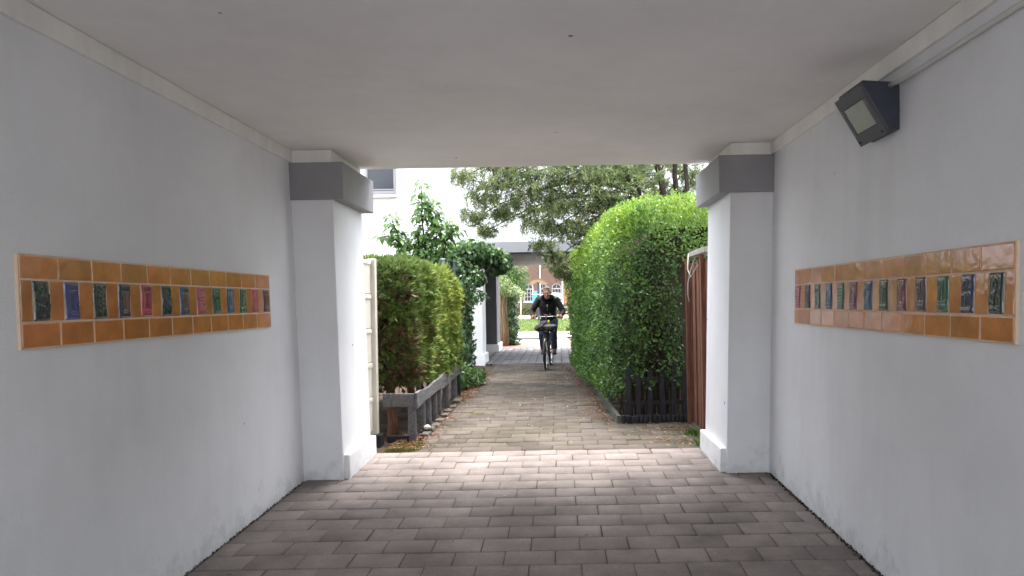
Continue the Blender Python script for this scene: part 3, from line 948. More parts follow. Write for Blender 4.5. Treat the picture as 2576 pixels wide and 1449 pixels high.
# ------------------------------------------------------------------ hedges
def hedge_points(n, x0f, x1f, y0, y1, z0f, z1f, rr, depth, faces, seed, amp=.06, ns=1.0):
    """points just under the skin of a rounded, slightly lumpy hedge; normals too"""
    r = np.random.default_rng(seed)
    ym = (y0 + y1) / 2
    a, b_, c = x1f(ym) - x0f(ym), y1 - y0, z1f(ym) - z0f(ym)
    wts = {'x0': b_ * c, 'x1': b_ * c, 'y0': a * c, 'y1': a * c, 'z1': a * b_}
    wts = {k: wts[k] * faces.get(k, 0) for k in wts}
    tot = sum(wts.values())
    out = []
    for k, wv in wts.items():
        m = int(n * wv / tot)
        U = r.uniform(size=(m, 3)) * (a, b_, c)
        ix = {'x': 0, 'y': 1, 'z': 2}[k[0]]
        U[:, ix] = 0 if k[1] == '0' else (a, b_, c)[ix]
        out.append(U)
    U = np.concatenate(out)
    lo = np.array([rr, rr, -9.0]); hi = np.array([a - rr, b_ - rr, c - rr])
    I = np.clip(U, lo, hi)
    Nn = norm(U - I)
    dep = np.minimum(r.exponential(depth, len(U)), depth * 3)
    P = I + Nn * (rr - dep[:, None])
    t = P / (a, b_, c)
    Y = y0 + t[:, 1] * (y1 - y0)
    x0, x1, z0, z1 = x0f(Y), x1f(Y), z0f(Y), z1f(Y)
    W_ = np.stack([x0 + t[:, 0] * (x1 - x0), Y, z0 + t[:, 2] * (z1 - z0)], 1)
    W_ += Nn * (amp * wob(W_, 1.8 * ns, seed + 5) + amp * .6 * wob(W_, 4.5 * ns, seed + 6))[:, None]
    return W_, Nn, dep

def core_mesh(name, x0f, x1f, y0, y1, z0f, z1f, inset, mat, parent, seed):
    ny, na = 22, 20
    V, F = [], []
    for j in range(ny + 1):
        t = j / ny
        y = y0 + inset + (y1 - y0 - 2 * inset) * t
        e = min(1, (.35 + 3.2 * min(t, 1 - t)))
        xa, xb, za, zb = x0f(y) + inset, x1f(y) - inset, z0f(y), z1f(y) - inset * 1.3
        cx, cz = (xa + xb) / 2, (za + zb) / 2
        for k in range(na):
            g_ = 2 * math.pi * k / na
            c_, s_ = math.cos(g_), math.sin(g_)
            q_ = (abs(c_) ** 5 + abs(s_) ** 5) ** (-1 / 5)
            V.append((cx + (xb - xa) / 2 * c_ * q_ * (.8 + .2 * e), y, cz + (zb - za) / 2 * s_ * q_ * (.85 + .15 * e)))
    V = np.array(V)
    V += (np.stack([wob(V, 3, seed), wob(V, 3, seed + 1) * .3, wob(V, 3, seed + 2) * .4], 1)) * .05
    for j in range(ny):
        for k in range(na):
            F.append((j * na + k, j * na + (k + 1) % na, (j + 1) * na + (k + 1) % na, (j + 1) * na + k))
    F.append(tuple(range(na))); F.append(tuple(ny * na + k for k in range(na - 1, -1, -1)))
    return np_mesh(name, V, F, mat, parent)

# clipped conifer hedge on the left
H1 = thing('conifer_hedge', 'clipped conifer hedge with yellow green far end behind the low grey rail fence', 'hedge', (-2.3, 8.8, gz(8.8)))
hx0 = lambda y: y * 0 - 3.3
hx1 = lambda y: -1.645 + .05 * (y - 7.3)
hz0 = lambda y: .54 + 0 * y
hz1 = lambda y: 2.07 + .05 * np.sin((y - 7.2) * 1.0)
P, Nn, dep = hedge_points(30000, hx0, hx1, 7.32, 10.5, hz0, hz1, .26, .06, {'y0': 1.5, 'x1': 1.9, 'z1': .9, 'y1': .7, 'x0': .35}, 41, .06, 1.6)
r_ = np.random.default_rng(5)
D = Nn * .55 + r_.normal(size=P.shape) * .42 + (0, 0, .30)
Nl = np.cross(D, r_.normal(size=P.shape))
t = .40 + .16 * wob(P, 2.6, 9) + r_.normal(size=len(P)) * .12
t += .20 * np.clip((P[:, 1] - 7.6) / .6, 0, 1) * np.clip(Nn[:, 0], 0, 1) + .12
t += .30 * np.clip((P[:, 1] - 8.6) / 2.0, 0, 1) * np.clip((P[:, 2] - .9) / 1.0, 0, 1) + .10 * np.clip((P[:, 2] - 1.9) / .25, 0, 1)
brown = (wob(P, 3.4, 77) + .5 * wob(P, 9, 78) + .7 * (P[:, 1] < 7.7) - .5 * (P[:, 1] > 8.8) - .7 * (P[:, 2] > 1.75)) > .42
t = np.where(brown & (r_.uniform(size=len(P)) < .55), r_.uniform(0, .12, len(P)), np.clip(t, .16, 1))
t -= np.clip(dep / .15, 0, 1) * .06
keep = ~((P[:, 2] < .70 + .06 * wob(P, 5, 3)))
hole = (wob(P, 3.0, 18) > .95) & (dep < .06)
keep &= ~hole
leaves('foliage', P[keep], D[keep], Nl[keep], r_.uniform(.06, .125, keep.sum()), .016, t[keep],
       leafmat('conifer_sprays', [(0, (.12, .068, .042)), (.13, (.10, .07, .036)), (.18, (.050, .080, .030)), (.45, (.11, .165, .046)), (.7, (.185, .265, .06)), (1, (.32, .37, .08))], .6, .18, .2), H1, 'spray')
core_mesh('inner_twigs', hx0, hx1, 7.32, 10.5, lambda y: .66, hz1, .17, M['twig'], H1, 12)
for x, y, s_ in ((-1.88, 7.62, .055), (-1.80, 8.3, .05), (-1.84, 9.0, .055), (-1.78, 9.7, .05), (-2.5, 7.7, .06), (-1.72, 10.15, .04)):
    mb = MB()
    mb.tube([(x, y, .05), (x + .01, y, .3), (x - .02, y + .02, .6), (x + .01, y, 1.0)], [s_ * 1.35, s_, s_ * .9, s_ * .8], 10)
    mb.build('stem', M['bark_red'], H1, smooth=True)
mb = MB()
for k in range(60):
    x, y = random.uniform(-2.9, -1.62), random.uniform(7.4, 10.3)
    z = random.uniform(.25, .75)
    p0 = Vector((x, y, z)); d = Vector((random.uniform(-1, 1), random.uniform(-1, .4), random.uniform(-.6, .5)))
    mb.tube([p0, p0 + d * .12, p0 + d * .22 + Vector((0, 0, -.06))], [.006, .004, .002], 5)
mb.build('dead_twigs', M['twig'], H1)['kind'] = 'stuff'

# big privet hedge on the right
H2 = thing('privet_hedge', 'tall rounded leafy privet hedge with lime green top bulging over the right of the path', 'hedge', (1.5, 10.5, gz(10.5)))
px0 = lambda y: .60 - .062 * (y - 8.0)
px1 = lambda y: 2.75 + 0 * y
pz0 = lambda y: .38 + 0 * y
pz1 = lambda y: 2.92 - .028 * (y - 8.0)
P, Nn, dep = hedge_points(62000, px0, px1, 8.0, 14.6, pz0, pz1, .52, .07, {'y0': 2.2, 'x0': 1.75, 'z1': .9, 'y1': .5, 'x1': .4}, 61, .075, 1.1)
r_ = np.random.default_rng(6)
front = P[:, 1] < 8.5
D = Nn * .5 + r_.normal(size=P.shape) * .55 + (0, 0, .25) + np.where((P[:, 2] > 2.45)[:, None], 1, 0) * (0, 0, .5)
Nl = Nn * .9 + r_.normal(size=P.shape) * .6 + (0, 0, .5)
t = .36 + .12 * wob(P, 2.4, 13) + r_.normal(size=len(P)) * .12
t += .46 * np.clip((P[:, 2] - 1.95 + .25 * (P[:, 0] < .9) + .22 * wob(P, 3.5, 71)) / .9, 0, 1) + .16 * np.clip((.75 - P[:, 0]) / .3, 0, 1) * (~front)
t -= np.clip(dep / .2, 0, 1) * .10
# thin places low on the front where dark stems and the pickets show
thin = front & (P[:, 2] < 1.75) & (P[:, 0] > .95)
gap = wob(P, 4.2, 31) + .5 * wob(P, 9, 32) > 1.2 - .55 * np.clip((1.4 - P[:, 2]) / 1.2, 0, 1) - .35 * np.clip((P[:, 0] - 1.1) / .6, 0, 1)
low = front & (P[:, 2] < .54 + .12 * np.clip((P[:, 0] - .7) / .7, 0, 1) + .12 * wob(P, 6, 36))
keep = ~(thin & gap) & ~low & ~((P[:, 1] < 8.6) & (P[:, 0] > 1.44) & (P[:, 2] < 2.05))
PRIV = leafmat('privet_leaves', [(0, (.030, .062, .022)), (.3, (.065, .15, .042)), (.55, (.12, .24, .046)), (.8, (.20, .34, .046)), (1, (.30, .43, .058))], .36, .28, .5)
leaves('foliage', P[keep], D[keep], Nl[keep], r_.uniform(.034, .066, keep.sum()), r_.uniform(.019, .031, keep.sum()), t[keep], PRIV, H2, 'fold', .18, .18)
# upright young shoots on top
shoots_P, shoots_D, shoots_N, shoots_t = [], [], [], []
mbs = MB()
for k in range(420):
    y = 8.15 + 6.2 * random.random() ** 1.6
    x = random.uniform(float(px0(y)) + .12, 2.5)
    z = float(pz1(y)) - .05 - .5 * max(0, (.55 - (x - float(px0(y))))) ** 1.0
    if y < 8.7: z -= .55 * ((8.7 - y) / .7) ** 2
    h = random.uniform(.06, .2)
    d = Vector((random.uniform(-.3, .3), random.uniform(-.3, .3), 1)).normalized()
    mbs.tube([(x, y, z - .1), Vector((x, y, z)) + d * h], [.003, .0015], 4)
    for j in range(int(h / .022)):
        q_ = Vector((x, y, z)) + d * (j * .022)
        for s_ in (-1, 1):
            a = j * 1.57 + (0 if s_ > 0 else math.pi)
            shoots_P.append(q_); shoots_D.append((math.cos(a), math.sin(a), .75)); shoots_N.append((-math.cos(a), -math.sin(a), .8)); shoots_t.append(random.uniform(.72, 1))
leaves('young_shoots', np.array(shoots_P, float), np.array(shoots_D, float), np.array(shoots_N, float), .042, .018, np.array(shoots_t), PRIV, H2, 'fold', .18, .15)
mbs.build('shoot_stems', pmat('green_stem', (.08, .13, .03), .6, .2, 20), H2)['kind'] = 'stuff'
core_mesh('inner_twigs', lambda y: px0(y) + .02, px1, 8.08, 14.6, lambda y: .5 + 0 * y, pz1, .24, M['twig'], H2, 14)
mb = MB()
for k in range(64):
    x = random.uniform(.72, 1.5); y = random.uniform(8.10, 8.42); z = gz(y)
    d = Vector((random.uniform(-.16, .16), random.uniform(-.10, .10), 1))
    ht = random.uniform(.9, 1.7)
    pts = [Vector((x, y, z)) + d * (ht * i / 5) + Vector((random.uniform(-.02, .02), random.uniform(-.02, .02), 0)) for i in range(6)]
    mb.tube(pts, [.011, .010, .009, .007, .005, .003], 5)
mb.build('stems', M['bark'], H2)

# dark picket fence and log edging at the foot of the privet
pf = thing('picket_fence', 'low dark stained picket fence half swallowed by the big privet hedge', 'fence', (1.1, 7.99, gz(8)))
for k, x in enumerate((.80, .915, 1.055, 1.195, 1.33, 1.465, 1.60)):
    h = [.66, .60, .63, .62, .70, .62, .60][k]
    mb = MB(); z = gz(8)
    wd = .029
    mb.prism([(x - wd, z + .03), (x + wd, z + .03), (x + wd, z + h - .04), (x, z + h), (x - wd, z + h - .04)], 7.975, 7.995)
    mb.build('picket', M['darkwood'], pf, bevel=.003)
for z in (.39, .66):
    MB().box(.74, 1.63, 7.996, 8.03, gz(8) + z - .19, gz(8) + z - .14).build('rail', M['darkwood'], pf, bevel=.003)
le = thing('log_edging', 'low scalloped dark log roll edging in front of the picket fence', 'edging', (1.1, 7.93, gz(8)))
for k in range(16):
    x = .735 + k * .052
    h = .088 + random.uniform(-.008, .008)
    MB().tube([(x, 7.935, gz(8) - .05), (x, 7.935, gz(8) + h)], .0255, 10).build('log', M['darkwood'], le, bevel=.006, smooth=True)
kb = thing('kerb_board', 'mossy grey kerb board bounding the privet bed along the path', 'kerb board', (.7, 9.0, gz(9)))
MB().hexa([(.655, 7.93, .1), (.70, 7.93, .1), (.61, 10.4, .1), (.565, 10.4, .1), (.655, 7.93, .285), (.70, 7.93, .285), (.61, 10.4, .285), (.565, 10.4, .285)]).build('board', pmat('mossy_concrete', (.10, .098, .085), .9, .35, 6, .4, 40), kb, bevel=.006)

# brown board fence on the right with its pale top rail and loose cable
bf = thing('board_fence', 'brown vertical board fence between the right pilaster and the privet hedge', 'fence', (1.5, 7.3, gz(7.3)))
ys_ = np.linspace(6.68, 7.93, 12)
for k in range(11):
    xo = 0.018 * (k % 2)
    mb = MB()
    y0_, y1_ = ys_[k] - .008 + (.012 if k % 2 else 0), ys_[k + 1] + .008 - (.012 if k % 2 else 0)
    mb.box(1.535 - .02 + xo, 1.535 + xo, y0_, y1_, .22, 2.03, t=random.uniform(.15, .9))
    mb.build('board', M['brownwood'], bf, bevel=.003)
for y in (7.05, 7.86):
    MB().box(1.465, 1.512, y - .03, y + .03, .16, 2.08, t=.9 if y < 7.2 else .4).build('post', M['brownwood'], bf, bevel=.005)
MB().box(1.43, 1.60, 6.66, 7.44, 2.082, 2.135).build('top_rail', pmat('pale_top_rail', (.33, .31, .28), .6, .15, 8, .2, 40), bf, bevel=.005)
mb = MB()
mb.tube([(1.425, 7.43, 2.12), (1.405, 7.40, 1.95), (1.42, 7.3, 1.86), (1.46, 7.12, 1.98), (1.44, 7.15, 2.06), (1.40, 7.2, 1.93), (1.375, 7.22, 1.80), (1.37, 7.22, 1.68), (1.385, 7.23, 1.60)], .0075, 8)
tag(mb.build('cable', pmat('white_cable', (.42, .41, .38), .5, .1, 10), base=(1.43, 7.3, 2.0), smooth=True), 'loose whitish cable dangling from the top corner of the brown board fence', 'cable')

# ------------------------------------------------------------------ loose plants
def blob_points(n, blobs, seed, shell=.35):
    r = np.random.default_rng(seed)
    vol = np.array([b_[3] * b_[4] * b_[5] for b_ in blobs]) ** .72
    cnt = (n * vol / vol.sum()).astype(int)
    Ps, Ns = [], []
    for b_, m in zip(blobs, cnt):
        d = norm(r.normal(size=(m, 3)))
        rad = 1 - shell * r.uniform(size=m) ** 1.5
        rad *= 1 + .16 * wob(d * 1.0 + np.array(b_[:3]), 2.2, seed + 1)
        Ps.append(np.array(b_[:3]) + d * rad[:, None] * np.array(b_[3:6]))
        Ns.append(d)
    return np.concatenate(Ps), np.concatenate(Ns)

IVY = leafmat('ivy_leaves', [(0, (.024, .050, .024)), (.35, (.055, .125, .045)), (.65, (.12, .23, .068)), (1, (.25, .38, .10))], .35, .28, .5)
# ivy heads spilling over an old fence post beside the far passage
iv = thing('ivy', 'thick heads of glossy ivy spilling over beside the left pier of the far passage', 'climber', (-1.75, 13.6, gz(13.6)))
blobs = [(-2.07, 13.5, 2.55, .34, .36, .26), (-1.75, 13.5, 2.62, .36, .36, .25), (-1.50, 13.8, 2.60, .30, .34, .25), (-1.22, 14.1, 2.48, .24, .28, .27), (-1.90, 13.3, 2.30, .28, .3, .20), (-1.64, 13.3, 2.12, .24, .28, .16), (-2.4, 13.0, 2.35, .4, .4, .3)]
P, Nn = blob_points(3300, blobs, 91, .3)
r_ = np.random.default_rng(8)
D = Nn * .35 + r_.normal(size=P.shape) * .4 + (0, 0, -.7)
t = .42 + r_.normal(size=len(P)) * .2 + .2 * Nn[:, 2]
leaves('leaves', P, D, Nn + r_.normal(size=P.shape) * .3, r_.uniform(.06, .11, len(P)), r_.uniform(.055, .09, len(P)), t, IVY, iv, 'oval', .1, .2)
mb = MB()
for b_ in blobs:
    mb.ball(b_[:3], (b_[3] * .72, b_[4] * .72, b_[5] * .72), 10, 7)
mb.build('inner_twigs', M['twig'], iv)
mb = MB()
for x, y, tx, tz in ((-1.86, 13.5, -1.8, 2.5), (-1.80, 13.4, -1.55, 2.5), (-1.92, 13.45, -2.1, 2.5), (-1.78, 13.5, -1.3, 2.45)):
    mb.tube([(x, y, .15), (x + .03, y, 1.0), (x - .02, y, 1.7), (tx, y + .1, tz)], [.04, .032, .03, .015], 8)
mb.build('stems', M['bark'], iv, smooth=True)
MB().box(-1.93, -1.85, 12.35, 12.43, .1, 2.12).build('support_post', M['brownwood'], iv, bevel=.005)

# ivy and low greenery climbing the fence below
ic = thing('climbing_shrub', 'narrow column of ivy leaves climbing a fence post beyond the conifer hedge', 'climber', (-1.68, 12.2, gz(12.2)))
blobs = [(-1.67, 12.1, .62 + .26 * k, .17 + .02 * math.sin(k * 2), .22, .2) for k in range(6)] + [(-1.72, 11.6, .75, .16, .2, .3), (-1.50, 12.5, 1.75, .2, .2, .12)]
P, Nn = blob_points(1500, blobs, 95, .5)
D = Nn * .4 + r_.normal(size=P.shape) * .5 + (0, 0, -.4)
leaves('leaves', P, D, Nn + r_.normal(size=P.shape) * .4, r_.uniform(.05, .09, len(P)), r_.uniform(.04, .065, len(P)), .36 + r_.normal(size=len(P)) * .17, IVY, ic, 'oval', .1, .2)
MB().box(-1.735, -1.655, 12.16, 12.24, .1, 2.0).build('support_post', M['brownwood'], ic, bevel=.004)
lb = thing('low_shrub', 'low bright green shrub on the ground at the foot of the ivy column', 'shrub', (-1.6, 11.5, gz(11.5)))
blobs = [(-1.58, 11.5, .36, .24, .26, .16), (-1.42, 11.7, .34, .16, .2, .13), (-1.66, 11.25, .46, .17, .18, .2)]
P, Nn = blob_points(1100, blobs, 97, .5)
D = Nn * .7 + r_.normal(size=P.shape) * .4 + (0, 0, .2)
leaves('leaves', P, D, Nn + (0, 0, .6), r_.uniform(.05, .085, len(P)), r_.uniform(.025, .04, len(P)), .6 + r_.normal(size=len(P)) * .18, IVY, lb, 'oval', .1, .2)
mb = MB()
for k in range(10): mb.tube([(-1.6, 11.5, .12), (random.uniform(-1.8, -1.4), random.uniform(11.2, 11.8), .4)], [.008, .004], 5)
mb.build('stems', M['twig'], lb)

# green metal fence posts behind the conifer hedge
mf = thing('metal_fence', 'dark green metal fence with capped posts showing behind the conifer hedge', 'fence', (-1.75, 10.75, gz(10.7)))
for x, y, zt in ((-1.80, 10.7, 2.31), (-1.70, 11.05, 2.30)):
    p = MB().tube([(x, y, .1), (x, y, zt)], .042, 14).build('post', M['greenmetal'], mf, smooth=True)
    MB().ball((x, y, zt), (.046, .046, .022), 12, 6).build('cap', pmat('grey_cap', (.3, .32, .32), .5), p, smooth=True)
MB().box(-1.82, -1.68, 10.74, 11.02, 2.13, 2.19).build('rail', M['greenmetal'], mf, bevel=.004)
MB().tube([(-1.575, 10.62, .1), (-1.575, 10.62, 1.05)], .03, 10).build('post', M['greenmetal'], mf, smooth=True)

# young magnolia-like tree with big leaves
mg = thing('young_tree', 'young small tree with sparse big oval leaves rising behind the conifer hedge', 'tree', (-2.1, 11.0, gz(11)))
BIG = leafmat('big_leaves', [(0, (.04, .08, .026)), (.4, (.09, .19, .05)), (.75, (.18, .31, .085)), (1, (.31, .41, .10))], .4, .35, .4)
stems = [[(-2.12, 11, .2), (-2.10, 11, 1.6), (-2.12, 11, 2.4), (-2.18, 11.0, 3.0), (-2.17, 11, 3.62)],
         [(-2.10, 11, 1.6), (-2.35, 11, 2.2), (-2.50, 10.95, 2.6), (-2.62, 10.9, 2.92), (-2.66, 10.9, 3.08)],
         [(-2.10, 11, 1.6), (-1.98, 11.05, 2.3), (-1.96, 11.05, 2.7), (-1.98, 11.1, 3.05), (-2.05, 11.1, 3.3)],
         [(-2.10, 11, 1.7), (-1.86, 11, 2.3), (-1.78, 10.95, 2.62), (-1.72, 10.95, 2.95)],
         [(-2.10, 11, 1.5), (-2.3, 11.1, 2.05), (-2.38, 11.1, 2.35), (-2.30, 11.1, 2.62)],
         [(-2.50, 10.95, 2.6), (-2.72, 10.95, 2.72), (-2.84, 10.95, 2.70)], [(-1.78, 10.95, 2.62), (-1.62, 10.95, 2.84), (-1.56, 10.95, 2.86)],
         [(-2.12, 11, 2.4), (-2.25, 11.05, 2.6), (-2.30, 11.05, 2.8)], [(-2.18, 11, 3.0), (-2.08, 11, 3.15), (-2.02, 11, 3.22)], [(-2.05, 11, 2.2), (-2.2, 10.85, 2.3), (-2.3, 10.8, 2.35)]]
mb = MB(); mb.tube(stems[0], [.035, .026, .018, .011, .005], 8); mb.build('trunk', M['bark'], mg, smooth=True)
mb = MB()
for s_ in stems[1:]: mb.tube(s_, [.016, .013, .010, .007, .004][:len(s_)], 6)
mb.build('branches', M['bark'], mg, smooth=True)
P, D, Nn, T = [], [], [], []
for s_ in stems:
    for i in range(len(s_) - 1):
        a, b_ = Vector(s_[i]), Vector(s_[i + 1])
        if max(a.z, b_.z) < 2.0: continue
        m = int((b_ - a).length / .0062)
        for j in range(m):
            q_ = a.lerp(b_, random.random())
            if q_.z < 2.0: continue
            g_ = random.uniform(0, 6.3)
            o = Vector((math.cos(g_), math.sin(g_) * .9, random.uniform(-.35, .5)))
            P.append(q_ + o * random.uniform(.01, .13)); D.append(o + Vector((0, 0, random.uniform(-.9, .15)))); Nn.append((o.x * .2, o.y * .2 - .25, 1)); T.append(random.gauss(.5, .22))
leaves('crown', np.array(P, float), np.array(D, float), np.array(Nn, float), r_.uniform(.10, .18, len(P)), r_.uniform(.055, .085, len(P)), np.array(T), BIG, mg, 'oval', .12, .25)

# the big tree with whorls of narrow leaves, its trunks behind the privet
bt = thing('evergreen_tree', 'large spreading evergreen tree with narrow leaves in whorls hanging over the path', 'tree', (2.3, 11.6, gz(11.6)))
pads = [(-1.62, 12, 3.83, .26), (-1.38, 12.3, 3.5, .26), (-1.46, 12, 3.12, .22), (-1.05, 12, 3.66, .36), (-.67, 11.6, 3.8, .42), (-.7, 12, 3.32, .36), (-1.30, 12.6, 2.92, .17), (-.34, 11.6, 3.46, .38),
        (0, 11.2, 3.66, .42), (.16, 11.6, 3.26, .38), (-.02, 12.2, 2.95, .30), (-.28, 12.8, 2.66, .24), (-.04, 13, 2.42, .24), (.51, 11, 3.6, .42), (.66, 11.5, 3.22, .38), (.95, 10.8, 3.52, .40),
        (1.28, 11, 3.66, .38), (1.23, 11.8, 3.3, .35), (.34, 12.2, 2.84, .32), (-1.07, 12.4, 3.22, .27), (.57, 12.5, 2.98, .34), (-.45, 12.6, 3.06, .28), (.05, 13.2, 2.22, .22), (.95, 12.4, 3.0, .35),
        (-1.2, 12.2, 4.3, .5), (-.4, 11.8, 4.4, .55), (.4, 11.4, 4.4, .6), (1.2, 11.2, 4.5, .6), (2.0, 11.6, 4.7, .6), (-.8, 12.4, 4.9, .55), (.2, 12, 5.1, .6), (1.2, 12, 5.2, .65), (2.2, 12.4, 5.2, .6), (.8, 11.6, 4.0, .45), (3.0, 11.6, 4.4, .5), (1.75, 12.6, 3.75, .3), (.25, 13.4, 2.12, .2), (1.55, 12.5, 3.3, .34), (2.1, 12.6, 3.5, .34), (2.5, 12.5, 3.8, .4), (1.0, 12.2, 3.35, .34), (.9, 11.2, 3.0, .25), (2.3, 12.8, 3.15, .25), (-.95, 11.9, 3.95, .4), (0.2, 11.2, 3.95, .4), (1.9, 12.3, 4.1, .45), (-.1, 12.4, 3.3, .3)]
trunks = [[(2.15, 11.3, .1), (1.95, 11.3, 1.8), (1.82, 11.25, 2.9), (1.72, 11.2, 3.6), (1.5, 11.2, 4.4)],
          [(2.25, 11.6, .1), (2.15, 11.6, 1.8), (2.06, 11.6, 2.8), (2.02, 11.6, 3.7), (2.1, 11.7, 4.8)],
          [(2.35, 11.7, .1), (2.4, 11.6, 1.6), (2.38, 11.5, 2.7), (2.55, 11.4, 3.5), (2.9, 11.4, 4.3)],
          [(2.2, 11.9, .1), (2.2, 12.0, 1.8), (2.28, 12, 2.8), (2.30, 12, 3.6), (2.2, 12.2, 4.8)],
          [(2.1, 11.5, .1), (1.8, 11.8, 1.8), (1.55, 11.8, 2.8), (1.42, 11.8, 3.5), (1.2, 12, 4.6)],
          [(2.3, 11.5, .1), (2.25, 11.3, 1.8), (2.2, 11.2, 2.7), (2.12, 11.1, 3.5), (2.0, 11.0, 4.4)]]
for k, s_ in enumerate(trunks):
    mb = MB(); w0 = [.085, .07, .10, .05, .06, .055][k]
    pts = []
    for i in range(len(s_) - 1):
        a, b_ = Vector(s_[i]), Vector(s_[i + 1])
        for j in range(3): pts.append(a.lerp(b_, j / 3) + Vector((random.gauss(0, .012), random.gauss(0, .012), 0)))
    pts.append(Vector(s_[-1]))
    mb.tube(pts, [w0 * (1 - .55 * i / len(pts)) for i in range(len(pts))], 10)
    mb.build('trunk', M['bark'], bt, smooth=True)
P, D, Nn, T = [], [], [], []
mb = MB()
for k, (x, y, z, rad) in enumerate(pads):
    c = Vector((x, y, z))
    st = min(trunks, key=lambda s_: (Vector(s_[3]) - c).length)
    # limb from the trunk out to the pad, sagging
    a = Vector(st[2]).lerp(Vector(st[4]), min(1, max(0, (z + .4 - st[2][2]) / (st[4][2] - st[2][2]))))
    L_ = (c - a).length
    pts = []
    for i in range(7):
        t_ = i / 6
        q_ = a.lerp(c, t_) + Vector((random.gauss(0, .03), random.gauss(0, .05), .12 * L_ * math.sin(math.pi * t_)))
        pts.append(q_)
    w0 = .012 + .006 * L_
    mb.tube(pts, [w0 * (1 - .75 * i / 6) for i in range(7)], 6)
    nw = int(30 + 420 * rad ** 2)
    for j in range(nw):
        d = Vector((random.gauss(0, 1), random.gauss(0, 1), random.gauss(0, .8))).normalized()
        q_ = c + Vector((d.x * 1.15, d.y * 1.2, d.z * .85)) * (rad * random.random() ** .45)
        root = c.lerp(q_, random.uniform(.1, .5))
        if j % 2 == 0:
            mb.tube([root, q_], [.003, .0012], 3, cap=False)
        tw_ = (q_ - c).normalized() * .7 + Vector((random.gauss(-.25, .3), random.gauss(0, .3), random.gauss(.0, .35)))
        tw_.normalize()
        u = tw_.orthogonal().normalized(); v = tw_.cross(u)
        nl = random.randint(8, 11)
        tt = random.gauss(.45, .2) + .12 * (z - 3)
        for i in range(nl):
            g_ = 2 * math.pi * i / nl + random.uniform(-.25, .25)
            o = u * math.cos(g_) + v * math.sin(g_)
            P.append(q_ - tw_ * random.uniform(0, .05)); D.append(o + tw_ * random.uniform(.25, .9)); Nn.append(tw_ - o * .4)
            T.append(-.1 if random.random() < .006 else max(.12, tt + random.gauss(0, .12)))
mb.build('branches', M['bark'], bt)
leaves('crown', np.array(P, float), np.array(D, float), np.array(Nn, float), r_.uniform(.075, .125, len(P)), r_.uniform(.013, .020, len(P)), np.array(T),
       leafmat('narrow_leaves', [(0, (.36, .15, .06)), (.08, (.30, .12, .05)), (.12, (.065, .095, .042)), (.45, (.18, .24, .10)), (.8, (.35, .42, .18)), (1, (.46, .50, .25))], .42, .35, .4), bt, 'fold', .15, .22)

# ------------------------------------------------------------------ leaf litter and moss
def litter(name, n, xf, yf, cols, seed, s0=.02, s1=.05, w=.35):
    r = np.random.default_rng(seed)
    Y = yf(r, n); X = xf(r, n, Y)
    P = np.stack([X, Y, np.array([gz(y) for y in Y]) + r.uniform(.003, .014, n)], 1)
    a = r.uniform(0, 6.3, n)
    D = np.stack([np.cos(a), np.sin(a), r.normal(size=n) * .18], 1)
    Nn = np.stack([r.normal(size=n) * .25, r.normal(size=n) * .25, np.ones(n)], 1)
    ln = r.uniform(s0, s1, n)
    o = leaves(name, P, D, Nn, ln, ln * w, r.uniform(0, 1, n), leafmat(name + '_colours', cols, .7, .1, .2), None, 'fold', .2, .05, base=(0, float(np.mean(Y)), .2))
    return tag(o, kind='stuff')
RED = [(0, (.10, .045, .025)), (.45, (.24, .095, .055)), (.8, (.32, .16, .10)), (1, (.45, .34, .18))]
litter('fallen_leaves', 1500, lambda r, n, Y: -1.36 - np.abs(r.normal(size=n)) * .12 + .10 * (r.uniform(size=n) < .3), lambda r, n: np.concatenate([r.uniform(7.2, 10.4, n // 3), r.uniform(10.2, 13.6, n - n // 3)]), RED, 51)
litter('fallen_leaves', 1100, lambda r, n, Y: np.where(r.uniform(size=n) < .75, .62 - .06 * (Y - 8) - np.abs(r.normal(size=n)) * .10, .62 - np.abs(r.normal(size=n)) * .35), lambda r, n: r.uniform(8.0, 14.5, n) , RED, 52)
litter('fallen_leaves', 650, lambda r, n, Y: -1.72 + np.abs(r.normal(size=n)) * .22, lambda r, n: r.uniform(6.75, 7.5, n), RED, 53, .015, .04)
litter('fallen_leaves', 330, lambda r, n, Y: r.uniform(-1.3, .6, n), lambda r, n: 6.7 + 8.5 * r.uniform(size=n) ** .8, [(0, (.12, .07, .04)), (.5, (.36, .26, .13)), (1, (.55, .45, .28))], 54, .012, .05, .25)
litter('fallen_leaves', 240, lambda r, n, Y: 1.46 - np.abs(r.normal(size=n)) * .35, lambda r, n: r.uniform(6.65, 7.9, n), [(0, (.16, .08, .04)), (.4, (.4, .2, .08)), (.7, (.42, .32, .12)), (1, (.12, .24, .04))], 55, .02, .06, .3)
litter('fallen_leaves', 150, lambda r, n, Y: r.uniform(-1.9, 1.6, n), lambda r, n: r.uniform(3.2, 6.5, n), [(0, (.03, .022, .018)), (.5, (.14, .11, .08)), (1, (.5, .45, .38))], 56, .006, .034, .24)
def tufts(name, n, xf, yf, cols, seed, h0, h1, label=None):
    r = np.random.default_rng(seed)
    Y = yf(r, n); X = xf(r, n, Y)
    P = np.stack([X, Y, np.array([gz(y) for y in Y]) - .012], 1)
    D = np.stack([r.normal(size=n) * .6, r.normal(size=n) * .6, np.ones(n)], 1)
    Nn = r.normal(size=(n, 3))
    ln = r.uniform(h0, h1, n)
    return tag(leaves(name, P, D, Nn, ln, ln * .22, r.uniform(0, 1, n), leafmat(name + '_green', cols, .7, .25, .2), None, 'fold', .2, .3, base=(0, float(np.mean(Y)), .2)), kind='stuff')
GRN = [(0, (.05, .07, .015)), (.5, (.12, .15, .03)), (1, (.22, .22, .06))]
